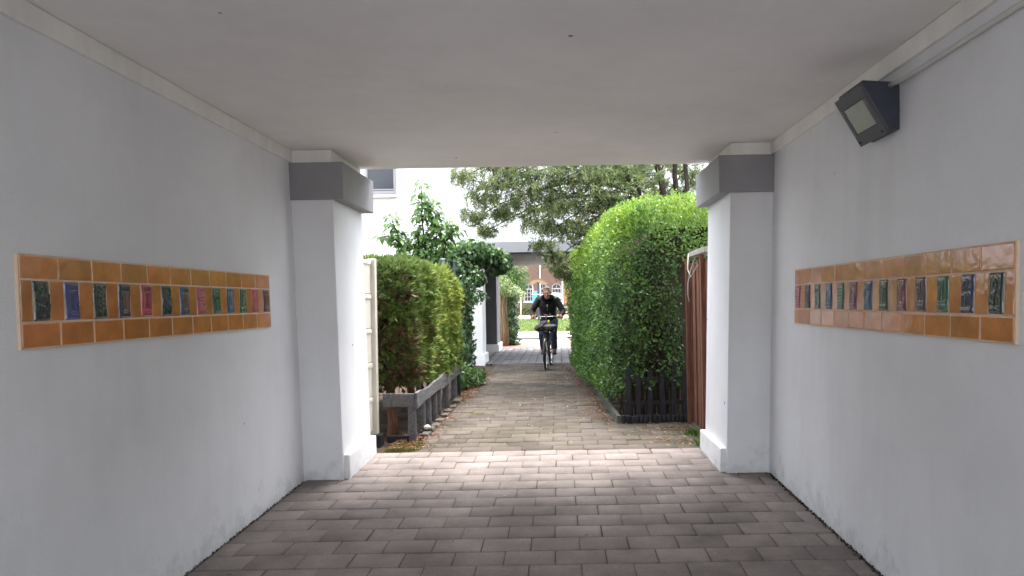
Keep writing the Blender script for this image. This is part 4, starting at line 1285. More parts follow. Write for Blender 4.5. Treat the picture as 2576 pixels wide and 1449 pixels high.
tufts('moss', 2600, lambda r, n, Y: -1.72 + np.abs(r.normal(size=n)) * .17, lambda r, n: r.uniform(6.66, 7.1, n), GRN, 61, .012, .035)
tufts('moss', 1500, lambda r, n, Y: np.where(r.uniform(size=n) < .5, -1.36 + np.abs(r.normal(size=n)) * .09, .6 - np.abs(r.normal(size=n)) * .2), lambda r, n: r.uniform(6.7, 14, n), GRN, 62, .006, .02)
tufts('moss', 900, lambda r, n, Y: 1.5 - np.abs(r.normal(size=n)) * .3, lambda r, n: 6.62 + np.abs(r.normal(size=n)) * .5, GRN, 63, .006, .022)
tufts('weeds', 260, lambda r, n, Y: 1.45 - np.abs(r.normal(size=n)) * .06, lambda r, n: np.where(r.uniform(size=n) < .5, 6.72, 7.25) + r.normal(size=n) * .08, [(0, (.05, .12, .02)), (1, (.14, .26, .05))], 64, .03, .08)

# ------------------------------------------------------------------ beyond the far passage
rng_ = np.random.default_rng(77)
PALE = leafmat('pale_leaves', [(0, (.03, .06, .018)), (.4, (.08, .14, .04)), (.75, (.20, .28, .09)), (1, (.36, .42, .16))], .5, .3, .3)
sh = thing('garden_shrub', 'pale leafy shrub spilling over an old ivy stump beyond the far passage', 'shrub', (-1.75, 21.6, gz(21.6)))
blobs = [(-1.70, 21.6, 2.0, .40, .4, .26), (-1.45, 21.9, 1.85, .35, .4, .22), (-1.95, 21.4, 2.2, .4, .4, .3)]
P, Nn = blob_points(1300, blobs, 101, .4)
leaves('crown', P, Nn * .6 + rng_.normal(size=P.shape) * .4 + (0, 0, -.2), Nn + (0, 0, .6), rng_.uniform(.09, .17, len(P)), rng_.uniform(.03, .05, len(P)), .66 + rng_.normal(size=len(P)) * .2, PALE, sh, 'oval', .1, .2)
blobs = [(-1.5, 21.7, .5 + .3 * k, .22, .3, .26) for k in range(5)] + [(-1.42, 21.9, .35, .2, .2, .2)]
P, Nn = blob_points(1300, blobs, 103, .5)
leaves('ivy_leaves', P, Nn * .4 + rng_.normal(size=P.shape) * .4 + (0, 0, -.5), Nn, rng_.uniform(.07, .12, len(P)), rng_.uniform(.05, .08, len(P)), .28 + rng_.normal(size=len(P)) * .15, IVY, sh, 'oval', .1, .2)
mb = MB()
for x, y in ((-1.72, 21.35), (-1.65, 21.4), (-1.80, 21.45), (-1.9, 21.5)):
    mb.tube([(x, y, .1), (x + .03, y, .8), (x - .02, y, 1.4), (x + .02, y, 1.9)], [.055, .05, .045, .03], 8)
mb.build('stump', pmat('pale_bark', (.20, .15, .08), .9, .4, 12, .8, 30, stretch=(3, 3, .6)), sh, smooth=True)

def leafy_tree(name, label, base, h, blobs, n, cols, seed, ls=.16, trunk_r=.12, group=None, cat='tree'):
    t_ = thing(name, label, cat, base, group)
    mb = MB(); x, y, z = base
    mb.tube([(x, y, z - .2), (x + .05, y, z + h * .4), (x - .05, y + .1, z + h * .75)], [trunk_r, trunk_r * .75, trunk_r * .4], 9)
    for b_ in blobs[:5]: mb.tube([(x + .02, y, z + h * .45), ((x + b_[0]) / 2, (y + b_[1]) / 2, (z + h * .5 + b_[2]) / 2 + .1), b_[:3]], [trunk_r * .5, trunk_r * .35, trunk_r * .15], 6)
    mb.build('trunk', M['bark'], t_, smooth=True)
    P, Nn = blob_points(n, blobs, seed, .55)
    r = np.random.default_rng(seed)
    leaves('crown', P, Nn * .4 + r.normal(size=P.shape) * .5 + (0, 0, -.4), Nn + (0, 0, .5), r.uniform(ls * .6, ls * 1.3, len(P)), r.uniform(ls * .35, ls * .6, len(P)), .5 + r.normal(size=len(P)) * .2 + .2 * Nn[:, 2],
           leafmat(name + '_leaves', cols, .5, .3, .3), t_, 'oval', .1, .2)
    return t_
G1 = [(0, (.02, .045, .012)), (.4, (.05, .11, .026)), (.75, (.11, .20, .05)), (1, (.2, .3, .08))]
leafy_tree('garden_tree', 'leafy green tree hanging low beyond the left side of the far passage', (-2.5, 25.5, gz(25)), 4.5,
           [(-1.55, 25.6, 2.9, .42, .6, .75), (-2.1, 25.6, 3.2, .6, .7, .8), (-2.9, 25.6, 3.6, .8, .8, .9), (-2.4, 25.6, 4.4, 1.0, 1.0, .8), (-1.35, 25.5, 2.45, .26, .4, .45), (-1.8, 25.4, 2.5, .4, .4, .4)], 3600, G1, 111, .14)

# brick school with arched windows
BY = 70.0
gb = gz(BY)
br = thing('brick_building', 'brown brick building with a row of white arched windows beyond the lawn', 'building', (0, BY, gb))
bm_ = bpy.data.materials.new('brown_brick'); bm_.use_nodes = True
nt = bm_.node_tree; N, L = nt.nodes, nt.links
tcx = N.new("ShaderNodeTexCoord"); mpx = N.new("ShaderNodeMapping"); mpx.inputs['Rotation'].default_value = (R(90), 0, 0)
L.new(tcx.outputs['Object'], mpx.inputs['Vector'])
bk = N.new("ShaderNodeTexBrick"); bk.inputs['Scale'].default_value = 4.4
bk.inputs['Color1'].default_value = (.115, .062, .048, 1); bk.inputs['Color2'].default_value = (.16, .09, .066, 1); bk.inputs['Mortar'].default_value = (.19, .155, .13, 1)
bk.inputs['Mortar Size'].default_value = .018
L.new(mpx.outputs[0], bk.inputs['Vector']); L.new(bk.outputs[0], N['Principled BSDF'].inputs['Base Color']); N['Principled BSDF'].inputs['Roughness'].default_value = .85
wxs = [-9.5 + 1.46 * 1.0 * k for k in range(15)]
WX0 = (1400.5 - 1405) / 1717 * BY
wxs = [WX0 + 1.42 * k for k in range(-9, 10)]
zs0, zs1, ww = 1.62, 2.95, .50
# wall with real openings: columns of brick between the windows, arches cut as polygons
mb = MB()
mb.box(-14, 14, BY, BY + 8, gb - .3, zs0)
mb.box(-14, 14, BY, BY + 8, zs1 + ww + .12, 8.0)
prev = -14.0
for x in wxs:
    mb.box(prev, x - ww, BY, BY + 8, zs0 + .0005, zs1 + ww + .1195)
    n = 10
    arc = [(x + ww * math.cos(math.pi * i / n), zs1 + ww * math.sin(math.pi * i / n)) for i in range(n + 1)]
    top = zs1 + ww + .1195
    for i in range(n):
        (xa, za), (xb, zb) = arc[i], arc[i + 1]
        mb.add([(xa, BY, za), (xa, BY, top), (xb, BY, top), (xb, BY, zb), (xa, BY + .4, za), (xa, BY + .4, top), (xb, BY + .4, top), (xb, BY + .4, zb)],
               [(0, 1, 2, 3), (7, 6, 5, 4), (0, 3, 7, 4), (1, 5, 6, 2), (0, 4, 5, 1), (3, 2, 6, 7)])
    mb.box(x - ww, x + ww, BY + .45, BY + 8, zs0 + .0005, top)
    prev = x + ww
mb.box(prev, 14, BY, BY + 8, zs0 + .0005, zs1 + ww + .1195)
mb.build('wall', bm_, br)
WF = pmat('old_white_window_paint', (.42, .41, .40), .6, .08, 3)
for x in wxs:
    if abs(x) > 7: continue
    n = 10; f = MB()
    arcs = lambda q_: [(x + q_ * math.cos(math.pi * i / n), zs1 + q_ * math.sin(math.pi * i / n)) for i in range(n + 1)]
    A, B_ = arcs(ww - .002), arcs(ww - .09)
    for i in range(n):
        f.add([(A[i][0], BY + .06, A[i][1]), (A[i + 1][0], BY + .06, A[i + 1][1]), (B_[i + 1][0], BY + .06, B_[i + 1][1]), (B_[i][0], BY + .06, B_[i][1]),
               (A[i][0], BY + .16, A[i][1]), (A[i + 1][0], BY + .16, A[i + 1][1]), (B_[i + 1][0], BY + .16, B_[i + 1][1]), (B_[i][0], BY + .16, B_[i][1])],
              [(0, 1, 2, 3), (7, 6, 5, 4), (0, 4, 5, 1), (2, 6, 7, 3)])
    e = ww - .002
    f.box(x - e, x - e + .09, BY + .06, BY + .16, zs0 + .09, zs1); f.box(x + e - .09, x + e, BY + .06, BY + .16, zs0 + .09, zs1)
    f.box(x - e, x + e, BY + .06, BY + .16, zs0 + .002, zs0 + .088)
    f.box(x - e + .092, x + e - .092, BY + .07, BY + .15, zs1 - .1, zs1 - .0)
    for dx in (-.16, .16): f.box(x + dx - .022, x + dx + .022, BY + .08, BY + .14, zs0 + .09, zs1 - .102)
    for dz in (.40, .80): f.box(x - e + .092, x + e - .092, BY + .085, BY + .135, zs0 + dz + .06, zs0 + dz + .105)
    f.box(x - .022, x + .022, BY + .08, BY + .14, zs1 + .002, zs1 + ww - .08)
    ff = f.build('window', WF, br)
    MB().box(x - e + .01, x + e - .01, BY + .17, BY + .18, zs0 + .01, zs1 + ww - .01).build('pane', M['glasswin'], ff)
    MB().box(x - ww - .08, x + ww + .08, BY - .08, BY - .002, zs0 - .12, zs0 + .0).build('sill', M['whiteframe'], ff)
MB().tube([(-1.85, BY - .06, gb), (-1.85, BY - .06, 7.8)], .06, 8).build('drainpipe', M['whiteframe'], br)
MB().prismx([(BY - .5, 8.002), (BY + 8.5, 8.002), (BY + 4, 11)], -14.4, 14.4).build('roof', bpy.data.materials['roof_tiles'], br)
MIX = [[(0, (.03, .05, .015)), (.5, (.09, .13, .035)), (1, (.24, .26, .09))], [(0, (.09, .04, .02)), (.5, (.26, .13, .05)), (1, (.36, .26, .10))], [(0, (.05, .05, .015)), (.5, (.16, .15, .04)), (1, (.32, .28, .09))]]
for k, (x, s_, c_) in enumerate(((-6.3, 1.0, 0), (-5.2, .7, 2), (-4.3, .75, 1), (-3.2, .9, 0), (-1.9, .85, 1), (-.6, .8, 0), (.7, .8, 2), (2.0, .8, 0))):
    tsh = thing('border_shrub', ['dark green border shrub leftmost before the brick building', 'olive border shrub before the brick building, second from the left', 'orange brown border shrub left of the pale pole', 'green border shrub right of the pale pole',
                                'russet border shrub behind the cyclist before the brick wall', 'green border shrub below the arched window right of the cyclist', 'yellowish border shrub behind the wooden play panel', 'green border shrub rightmost before the brick building'][k], 'shrub', (x, 67.5, gz(67)), 'shrubs along the brick building')
    P, Nn = blob_points(420, [(x, 67.5, gz(67) + s_ * .55, .75, .5, s_ * .62)], 130 + k, .5)
    r = np.random.default_rng(k)
    leaves('foliage', P, Nn * .6 + r.normal(size=P.shape) * .4, Nn + (0, 0, .5), r.uniform(.12, .24, len(P)), r.uniform(.07, .12, len(P)), .5 + r.normal(size=len(P)) * .25, leafmat('border_leaves', MIX[c_], .6, .25, .2), tsh, 'oval', .1, .2)
    mb = MB()
    for j in range(5): mb.tube([(x, 67.5, gz(67) - .05), (x + random.uniform(-.4, .4), 67.5 + random.uniform(-.2, .2), gz(67) + s_)], [.03, .01], 5)
    mb.build('stems', M['twig'], tsh)

# playground
PY = 47.0
gp = gz(PY) + .02
pk = lambda px: (px - 1405) / 1717 * PY
pl_ = thing('play_house', 'playground frame with an arched wooden roof and a light blue side panel', 'play equipment', (pk(1354), PY, gp))
mb = MB()
n = 14
cx = pk(1354)
hw = .64
V, F = [], []
for i in range(n + 1):
    a = -1 + 2 * i / n
    for yy, dz in ((PY - .6, 0), (PY + .6, 0), (PY + .6, -.05), (PY - .6, -.05)):
        V.append((cx + a * hw, yy, 3.20 - .26 * a * a + dz))
for i in range(n):
    for k in range(4): F.append((4 * i + k, 4 * i + (k + 1) % 4, 4 * i + 4 + (k + 1) % 4, 4 * i + 4 + k))
F += [(3, 2, 1, 0), (4 * n, 4 * n + 1, 4 * n + 2, 4 * n + 3)]
mb.add(V, F)
mb.build('roof', pmat('brown_play_board', (.20, .10, .06), .6, .2, 4), pl_)
mb = MB()
poly = [(cx - hw, 2.78)] + [(cx + hw * (-1 + 2 * i / 12), 3.15 - .26 * (-1 + 2 * i / 12) ** 2) for i in range(13)] + [(cx + hw, 2.78), (cx + hw - .16, 2.72), (cx, 2.95), (cx - hw + .16, 2.72)]
# gable board in two halves so that each face stays convex enough to fill
for s_ in (-1, 1):
    hp = [(cx, 2.93), (cx, 3.145)] + [(cx + s_ * hw * i / 6, 3.145 - .26 * (i / 6) ** 2) for i in range(1, 7)] + [(cx + s_ * hw, 2.80), (cx + s_ * (hw - .2), 2.72)]
    mb.prism(hp if s_ < 0 else hp[::-1], PY - .56, PY - .52)
mb.build('gable', pmat('pale_play_board', (.30, .20, .13), .6, .2, 4), pl_)
for s_ in (0,): MB().box(cx - .04, cx + .06, PY - .45, PY - .35, gp - .1, 3.0).build('post', M['lampbody'], pl_, bevel=.01)
MB().box(cx + .0, cx + .10, PY + .4, PY + .5, gp - .1, 2.95).build('post', M['lampbody'], pl_, bevel=.01)
MB().box(pk(1340), pk(1352.5), PY - .50, PY - .46, 1.42, 2.34).build('side_panel', pmat('light_blue_panel', (.12, .46, .72), .45, .05, 2), pl_, bevel=.02)
MB().box(pk(1340), pk(1352.5), PY + .3, PY + .34, 1.40, 2.3).build('side_panel', pmat('blue_panel', (.14, .42, .66), .45, .05, 2), pl_, bevel=.02)
MB().tube([(pk(1338), PY - .52, 2.10), (pk(1392), PY - .52, 2.08)], .03, 8).build('rail', M['whiteframe'], pl_)
MB().tube([(pk(1341), PY - .5, 2.1), (pk(1341), PY - .5, 3.0)], .02, 8).build('rail', M['whiteframe'], pl_)
sl = thing('play_tower', 'playground tower side with an orange wooden panel on dark posts and a white pole', 'play equipment', (pk(1430), PY, gp))
for px_ in (1432.5, 1462):
    MB().box(pk(px_) - .08, pk(px_) + .08, PY - .1, PY + .06, gp - .1, 1.46).build('post', M['lampbody'], sl, bevel=.01)
MB().box(pk(1418.5), pk(1478), PY - .13, PY - .09, 1.44, 2.42).build('panel', pmat('orange_wood_panel', (.36, .18, .09), .55, .15, 3, stretch=(6, 1, .5)), sl, bevel=.01)
MB().tube([(pk(1415.5), PY - .1, gp - .1), (pk(1415.5), PY - .1, 3.0)], .045, 10).build('pole', M['whiteframe'], sl)
mb = MB()
mb.hexa([(pk(1391), PY - .2, 1.95), (pk(1414), PY - .2, 1.75), (pk(1414), PY - .1, 1.75), (pk(1391), PY - .1, 1.95), (pk(1391), PY - .2, 2.22), (pk(1414), PY - .2, 2.10), (pk(1414), PY - .1, 2.10), (pk(1391), PY - .1, 2.22)])
mb.build('slide', pmat('pale_slide', (.62, .70, .72), .3, .05, 3), sl, bevel=.01)
for z in (.85, 1.2): MB().tube([(pk(1415.5), PY - .1, z), (pk(1462), PY - .1, z)], .02, 6).build('rail', M['whiteframe'], sl)
pp = MB().tube([(pk(1314), PY - 2, gp - .1), (pk(1314), PY - 2, 1.2), (pk(1314) + .02, PY - 2, 2.6)], [.05, .045, .035], 10)
tag(pp.build('pole', pmat('pale_pole', (.55, .53, .50), .6, .15, 3), base=(pk(1314), PY - 2, gp), smooth=True), 'slim pale pole standing on the lawn left of the blue play panel', 'pole')
def grass_field(seed=5):
    r = np.random.default_rng(seed)
    n = 14000
    X = r.uniform(-3.6, 2.4, n); Y = 30 + 21 * r.uniform(size=n) ** 1.2
    P = np.stack([X, Y, np.full(n, gz(30) + .015)], 1)
    D = np.stack([r.normal(size=n) * .4, r.normal(size=n) * .4, np.ones(n)], 1)
    tag(leaves('grass', P, D, r.normal(size=(n, 3)), r.uniform(.05, .11, n), .02, r.uniform(0, 1, n), leafmat('grass_blades', [(0, (.09, .13, .04)), (.6, (.17, .23, .075)), (1, (.28, .33, .13))], .6, .3, .2), None, 'fold', .2, .3, base=(0, 40, .2)), kind='stuff')
grass_field()

# ------------------------------------------------------------------ cyclist and bicycle
def fuse(name, mb, mat, parent=None, voxel=.006, smooth_it=6, base=None):
    """one continuous surface from the shapes in mb"""
    me = bpy.data.meshes.new('tmp')
    me.from_pydata(mb.v, [], mb.f); me.update()
    bm = bmesh.new(); bm.from_mesh(me); bmesh.ops.recalc_face_normals(bm, faces=bm.faces); bm.to_mesh(me); bm.free()
    o = bpy.data.objects.new('tmp', me); COL.objects.link(o)
    m = o.modifiers.new('r', 'REMESH'); m.mode = 'VOXEL'; m.voxel_size = voxel
    m2 = o.modifiers.new('s', 'SMOOTH'); m2.factor = .5; m2.iterations = smooth_it
    dg = bpy.context.evaluated_depsgraph_get()
    ev = bpy.data.meshes.new_from_object(o.evaluated_get(dg))
    V = np.empty(len(ev.vertices) * 3); ev.vertices.foreach_get('co', V)
    F = [tuple(p.vertices) for p in ev.polygons]
    bpy.data.objects.remove(o); bpy.data.meshes.remove(ev)
    return np_mesh(name, V.reshape(-1, 3), F, mat, parent, base, smooth=True)

CYC = (-.230, 14.62, gz(14.6))
YAW = R(-4.4)
bike = thing('bicycle', 'black city bicycle with front carrier ridden along the path', 'bicycle', (0, 0, 0))
FA, RA = (0, -.62, .35), (0, .48, .35)
for c in (FA, RA):
    wname = 'wheel'
    t_ = MB().torus(c, .305, .013, 'x', 56, 8).build(wname, M['chrome'], bike, smooth=True)
    MB().torus(c, .332, .021, 'x', 64, 10).build('tyre', M['tyre'], t_, smooth=True)
    sp = MB()
    for k in range(28):
        a = 2 * math.pi * k / 28
        s_ = .028 if k % 2 else -.028
        sp.tube([(c[0] + s_, c[1] + .02 * math.cos(a + .5), c[2] + .02 * math.sin(a + .5)), (c[0], c[1] + .30 * math.cos(a), c[2] + .30 * math.sin(a))], .0011, 4, cap=False)
    sp.build('spokes', M['chrome'], t_)['kind'] = 'stuff'
    MB().tube([(c[0] - .05, c[1], c[2]), (c[0] + .05, c[1], c[2])], .022, 12).build('hub', M['chrome'], t_, smooth=True)
    fd = MB()
    a0, a1 = (R(15), R(150)) if c is RA else (R(35), R(200))
    V, F = [], []
    n = 24
    if c is RA: a0, a1 = R(10), R(160)
    else: a0, a1 = R(40), R(205)
    for i in range(n + 1):
        a = a0 + (a1 - a0) * i / n
        for j in range(5):
            u = -1 + j / 2
            rr = .372 - .012 * u * u
            V.append((c[0] + .029 * u, c[1] + rr * math.cos(a), c[2] + rr * math.sin(a)))
    for i in range(n):
        for j in range(4):
            F.append((i * 5 + j, i * 5 + j + 1, i * 5 + 6 + j, i * 5 + 5 + j))
    o = fd.add(V, F).build('mudguard', M['blackmetal'], bike, smooth=True)
    md = o.modifiers.new('th', 'SOLIDIFY'); md.thickness = .003
fr = MB()
fr.tube([(0, -.475, .74), (0, -.435, .95)], .022, 12)
fr.tube([(0, -.46, .80), (0, -.15, .42), (0, 0, .30)], .017, 10)
fr.tube([(0, -.44, .91), (0, -.12, .56), (0, .07, .50)], .014, 10)
fr.tube([(0, 0, .30), (0, .19, .88)], .016, 10)
for s_ in (-1, 1):
    fr.tube([(.03 * s_, .02, .30), (.065 * s_, .48, .35)], .010, 8)
    fr.tube([(.02 * s_, .165, .80), (.065 * s_, .48, .35)], .008, 8)
fr.build('frame', M['blackmetal'], bike, smooth=True)
fk = MB()
fk.tube([(-.06, -.49, .735), (.06, -.49, .735)], .014, 8)
for s_ in (-1, 1): fk.tube([(.055 * s_, -.49, .735), (.057 * s_, -.54, .55), (.06 * s_, -.62, .35)], [.013, .011, .008], 8)
fk.build('fork', M['blackmetal'], bike, smooth=True)
hb = MB()
hb.tube([(0, -.435, .95), (0, -.425, 1.07), (0, -.455, 1.085)], .013, 10)
GR = {}
pts = []
for s_ in (-1, 1):
    GR[s_] = (Vector((.245 * s_, -.37, 1.075)), Vector((.335 * s_, -.265, 1.062)))
bar = [GR[-1][1], GR[-1][0], Vector((-.14, -.445, 1.09)), Vector((0, -.46, 1.085)), Vector((.14, -.445, 1.09)), GR[1][0], GR[1][1]]
hb.tube(bar, .0115, 10)
h_ = hb.build('handlebar', M['chrome'], bike, smooth=True)
for s_ in (-1, 1):
    MB().tube([GR[s_][0].lerp(GR[s_][1], .1), GR[s_][1]], .0165, 10).build('grip', M['tyre'], h_, smooth=True)
    a = GR[s_][0] + Vector((-.05 * s_, -.03, .0))
    MB().tube([a, a + Vector((.03 * s_, -.05, -.01)), a + Vector((.09 * s_, -.01, -.02))], .006, 6).build('brake_lever', M['blackmetal'], h_, smooth=True)
MB().ball((-.20, -.42, 1.10), (.026, .03, .026), 10, 7).build('bell', M['blackmetal'], h_, smooth=True)
MB().box(-.015, .035, -.475, -.445, 1.10, 1.135).build('display', pmat('red_white_display', (.5, .12, .12), .4, .1, 30), h_, bevel=.005)
cb = MB()
cb.tube([(-.20, -.44, 1.05), (-.17, -.50, .98), (-.10, -.50, .86), (-.03, -.48, .78)], .006, 6); cb.tube([(.2, -.42, 1.06), (.15, -.50, 1.0), (.06, -.5, .86), (.03, -.48, .8)], .005, 6)
cb.build('brake_cable', M['blackmetal'], bike, smooth=True)
sd = MB()
sd.ball((0, .23, .985), (.085, .11, .035), 14, 8); sd.ball((0, .10, .985), (.035, .1, .026), 12, 8)
sd.tube([(0, .19, .88), (0, .205, .965)], .013, 8)
fuse('saddle', sd, M['tyre'], bike, .008, 4)
cr = MB()
cr.tube([(.0, 0, .30), (.085, 0, .30), (.09, -.17, .30)], .010, 8); cr.tube([(0, 0, .30), (-.085, 0, .30), (-.09, .17, .29)], .010, 8)
c_ = cr.build('crank', M['chrome'], bike, smooth=True)
for x, y, z in ((.14, -.17, .30), (-.14, .17, .29)): MB().box(x - .045, x + .045, y - .04, y + .04, z - .012, z + .012).build('pedal', M['tyre'], c_, bevel=.005)
MB().tube([(-.065, -.04, .31), (-.065, .2, .33), (-.065, .46, .36)], [.07, .055, .05], 12).build('chain_case', M['blackmetal'], bike, smooth=True)
ca = MB()
for s_ in (-1, 1):
    ca.tube([(.17 * s_, -.44, .795), (.17 * s_, -.78, .795)], .008, 8)
    ca.tube([(.06 * s_, -.62, .36), (.15 * s_, -.66, .795)], .006, 6)
for k in range(6): ca.tube([(-.17, -.45 - .064 * k, .795), (.17, -.45 - .064 * k, .795)], .007, 8)
ca.build('front_carrier', M['blackmetal'], bike, smooth=True)
hl = MB().ball((0.0, -.66, .64), (.042, .045, .042), 14, 9).build('headlight', M['blackmetal'], bike, smooth=True)
MB().tube([(0, -.69, .64), (0, -.708, .64)], [.036, .030], 14).build('lens', pmat('lamp_lens', (.5, .52, .52), .15, .05, 20, 0, 60, .6), hl, smooth=True)
MB().box(-.012, .012, -.64, -.63, .60, .75).build('bracket', M['blackmetal'], hl)
rk = MB()
for s_ in (-1, 1):
    rk.tube([(.06 * s_, .28, .74), (.06 * s_, .66, .74)], .007, 6); rk.tube([(.06 * s_, .62, .74), (.068 * s_, .48, .35)], .006, 6)
for k in range(4): rk.tube([(-.06, .3 + .12 * k, .74), (.06, .3 + .12 * k, .74)], .006, 6)
rk.build('rear_rack', M['blackmetal'], bike, smooth=True)
bike.location = CYC; bike.rotation_euler = (0, 0, YAW)

bg_ = MB()
for c, rd in (((-.10, -.60, .87), (.13, .15, .075)), ((.08, -.60, .87), (.16, .15, .07)), ((-.02, -.56, .94), (.12, .10, .075)), ((.15, -.62, .885), (.10, .14, .055)), ((-.17, -.6, .85), (.07, .13, .05))):
    bg_.ball(c, rd, 16, 10)
bgo = fuse('bag', bg_, M['bagcloth'], None, .009, 4)
tag(bgo, 'slouchy dark grey cloth bag lying on the front carrier of the bicycle', 'bag')
fl = MB()
fl.ball((.10, -.70, .90), (.14, .06, .035), 14, 8)
fuse('flap', fl, pmat('light_grey_cloth', (.20, .185, .18), .85, .2, 14, .3, 50), bgo, .009, 4)
MB().tube([(-.16, -.73, .83), (-.05, -.755, .90), (.04, -.70, 1.0)], .010, 6).build('strap', M['fur'], bgo, smooth=True)
MB().ball((.075, -.66, .995), (.018, .01, .03), 8, 6).build('reflector', pmat('yellow_reflector', (.72, .78, .05), .4, .1, 20), bgo, smooth=True)
bgo.location = CYC; bgo.rotation_euler = (0, 0, YAW)

# the body: head, neck, torso, arms, hands and legs as one skin
HC = Vector((.012, -.285, 1.588))
HR = Matrix.Rotation(R(13), 3, 'X') @ Matrix.Rotation(R(-4), 3, 'Y')
def hp(x, y, z): return tuple(HC + HR @ Vector((x, y, z)))
SH = {s_: Vector((.185 * s_, -.10, 1.435)) for s_ in (-1, 1)}
EL = {s_: Vector((.335 * s_, -.085, 1.185)) for s_ in (-1, 1)}
WR_ = {s_: Vector((.300 * s_, -.265, 1.105)) for s_ in (-1, 1)}
HIP = {1: Vector((.095, .19, .985)), -1: Vector((-.095, .19, .985))}
KN = {1: Vector((.135, -.20, .80)), -1: Vector((-.135, -.085, .69))}
AN = {1: Vector((.135, -.115, .395)), -1: Vector((-.135, .235, .375))}
bd = MB()
def hball(x, y, z, rx, ry, rz, nu=16, nv=12):
    t_ = MB().ball((0, 0, 0), (rx, ry, rz), nu, nv)
    bd.add([hp(x + v[0], y + v[1], z + v[2]) for v in t_.v], t_.f)
hball(0, .012, .040, .076, .096, .088); hball(0, -.018, -.02, .066, .078, .09); hball(0, -.030, -.085, .046, .055, .042); hball(0, -.066, -.108, .024, .020, .018)
hball(0, -.088, .028, .050, .016, .014); hball(-.04, -.068, -.028, .022, .022, .022); hball(.04, -.068, -.028, .022, .022, .022)
hball(0, -.104, -.018, .012, .022, .026); hball(0, -.116, -.032, .017, .016, .013); hball(0, -.096, .008, .011, .012, .022)
hball(0, -.090, -.064, .024, .012, .016)
for s_ in (-1, 1): hball(.080 * s_, .012, -.012, .010, .022, .034)
bd.tube([hp(0, .01, -.06), (0, -.19, 1.485), (0, -.14, 1.42)], [.056, .06, .075], 14)
bd.tube([(0, -.14, 1.43), (0, -.05, 1.28), (0, .08, 1.12), (0, .19, 1.0)], [.085, .095, .09, .10], 16)
for s_ in (-1, 1):
    bd.tube([(.09 * s_, -.12, 1.44), SH[s_], SH[s_].lerp(EL[s_], .5), EL[s_], EL[s_].lerp(WR_[s_], .35), WR_[s_]], [.06, .055, .046, .038, .038, .027], 12)
    bd.tube([HIP[s_], HIP[s_].lerp(KN[s_], .5), KN[s_], KN[s_].lerp(AN[s_], .35), AN[s_]], [.085, .072, .052, .052, .036], 12)
    bd.tube([AN[s_], AN[s_] + Vector((0, -.03, -.05)), AN[s_] + Vector((0, -.13, -.065))], [.036, .038, .028], 10)
    # hand closed round the grip
    a, b2 = GR[s_][0].lerp(GR[s_][1], .12), GR[s_][0].lerp(GR[s_][1], .78)
    ax_ = (b2 - a).normalized()
    up = Vector((0, 0, 1)); up = (up - ax_ * up.dot(ax_)).normalized()
    fw = up.cross(ax_) * (1 if s_ > 0 else -1)
    if fw.y > 0: fw = -fw
    mid = a.lerp(b2, .55)
    bd.tube([WR_[s_], mid - fw * .042 + up * .030], [.027, .030], 12)
    bd.tube([a - fw * .012 + up * .028, b2 - fw * .014 + up * .028], [.019, .018], 10)
    bd.tube([a - fw * .036 + up * .026, b2 - fw * .034 + up * .026], [.019, .017], 10)
    for k in range(4):
        c = a.lerp(b2, .04 + .31 * k)
        ln = (1.0, 1.08, 1.02, .86)[k]
        bd.tube([c - fw * .006 + up * .031, c + fw * .022 * ln + up * .022, c + fw * .031 * ln - up * .004, c + fw * .018 * ln - up * .024, c - fw * .004 - up * .025],
                [.0105, .010, .0095, .009, .0075], 8)
    c = a - ax_ * .012
    bd.tube([c - fw * .036 + up * .016, c - fw * .020 - up * .006 - ax_ * .012, c + fw * .004 - up * .022 - ax_ * .010, c + fw * .022 - up * .022 - ax_ * .002], [.014, .012, .0105, .009], 8)
person = fuse('person', bd, M['skin'], None, .0055, 3)
tag(person, 'grey haired man in black jacket and dark jeans riding a bicycle towards us', 'person')

jk = MB()
def ring_loft(mb, secs, n=20):
    V, F = [], []
    for (c, rx, ry, tilt) in secs:
        for k in range(n):
            g_ = 2 * math.pi * k / n
            x, y = rx * math.cos(g_), ry * math.sin(g_)
            V.append((c[0] + x, c[1] + y * math.cos(tilt), c[2] + y * math.sin(tilt)))
    for i in range(len(secs) - 1):
        for k in range(n): F.append((i * n + k, i * n + (k + 1) % n, (i + 1) * n + (k + 1) % n, (i + 1) * n + k))
    F += [tuple(range(n - 1, -1, -1)), tuple((len(secs) - 1) * n + k for k in range(n))]
    mb.add(V, F)
ring_loft(jk, [((0, .17, .985), .158, .120, .5), ((0, .15, 1.01), .172, .130, .5), ((0, .10, 1.09), .182, .140, .55), ((0, .0, 1.23), .190, .140, .6), ((0, -.08, 1.36), .195, .132, .6), ((0, -.125, 1.44), .165, .105, .5), ((0, -.16, 1.495), .095, .075, .4)])
for s_ in (-1, 1):
    jk.tube([(.10 * s_, -.11, 1.44), SH[s_] + Vector((0, 0, .005)), SH[s_].lerp(EL[s_], .5) + Vector((.006 * s_, 0, 0)), EL[s_], EL[s_].lerp(WR_[s_], .4), EL[s_].lerp(WR_[s_], .8), EL[s_].lerp(WR_[s_], .96)], [.085, .082, .072, .064, .060, .052, .040], 14)
    for k in range(4):                          # creases across the sleeve
        q_ = SH[s_].lerp(EL[s_], .35 + .17 * k)
        jk.ball(q_ + Vector((.02 * s_, -.02, 0)), (.062, .062, .018), 12, 6)
jo = fuse('jacket', jk, M['jacket'], person, .008, 3)
cl_ = MB()
for k in range(22):
    g_ = 2 * math.pi * k / 22
    cl_.ball((.015 + .105 * math.cos(g_), -.185 + .085 * math.sin(g_), 1.492 + .035 * math.sin(g_) - .02 * (math.sin(g_) < -.6)), (.04, .04, .036), 10, 7)
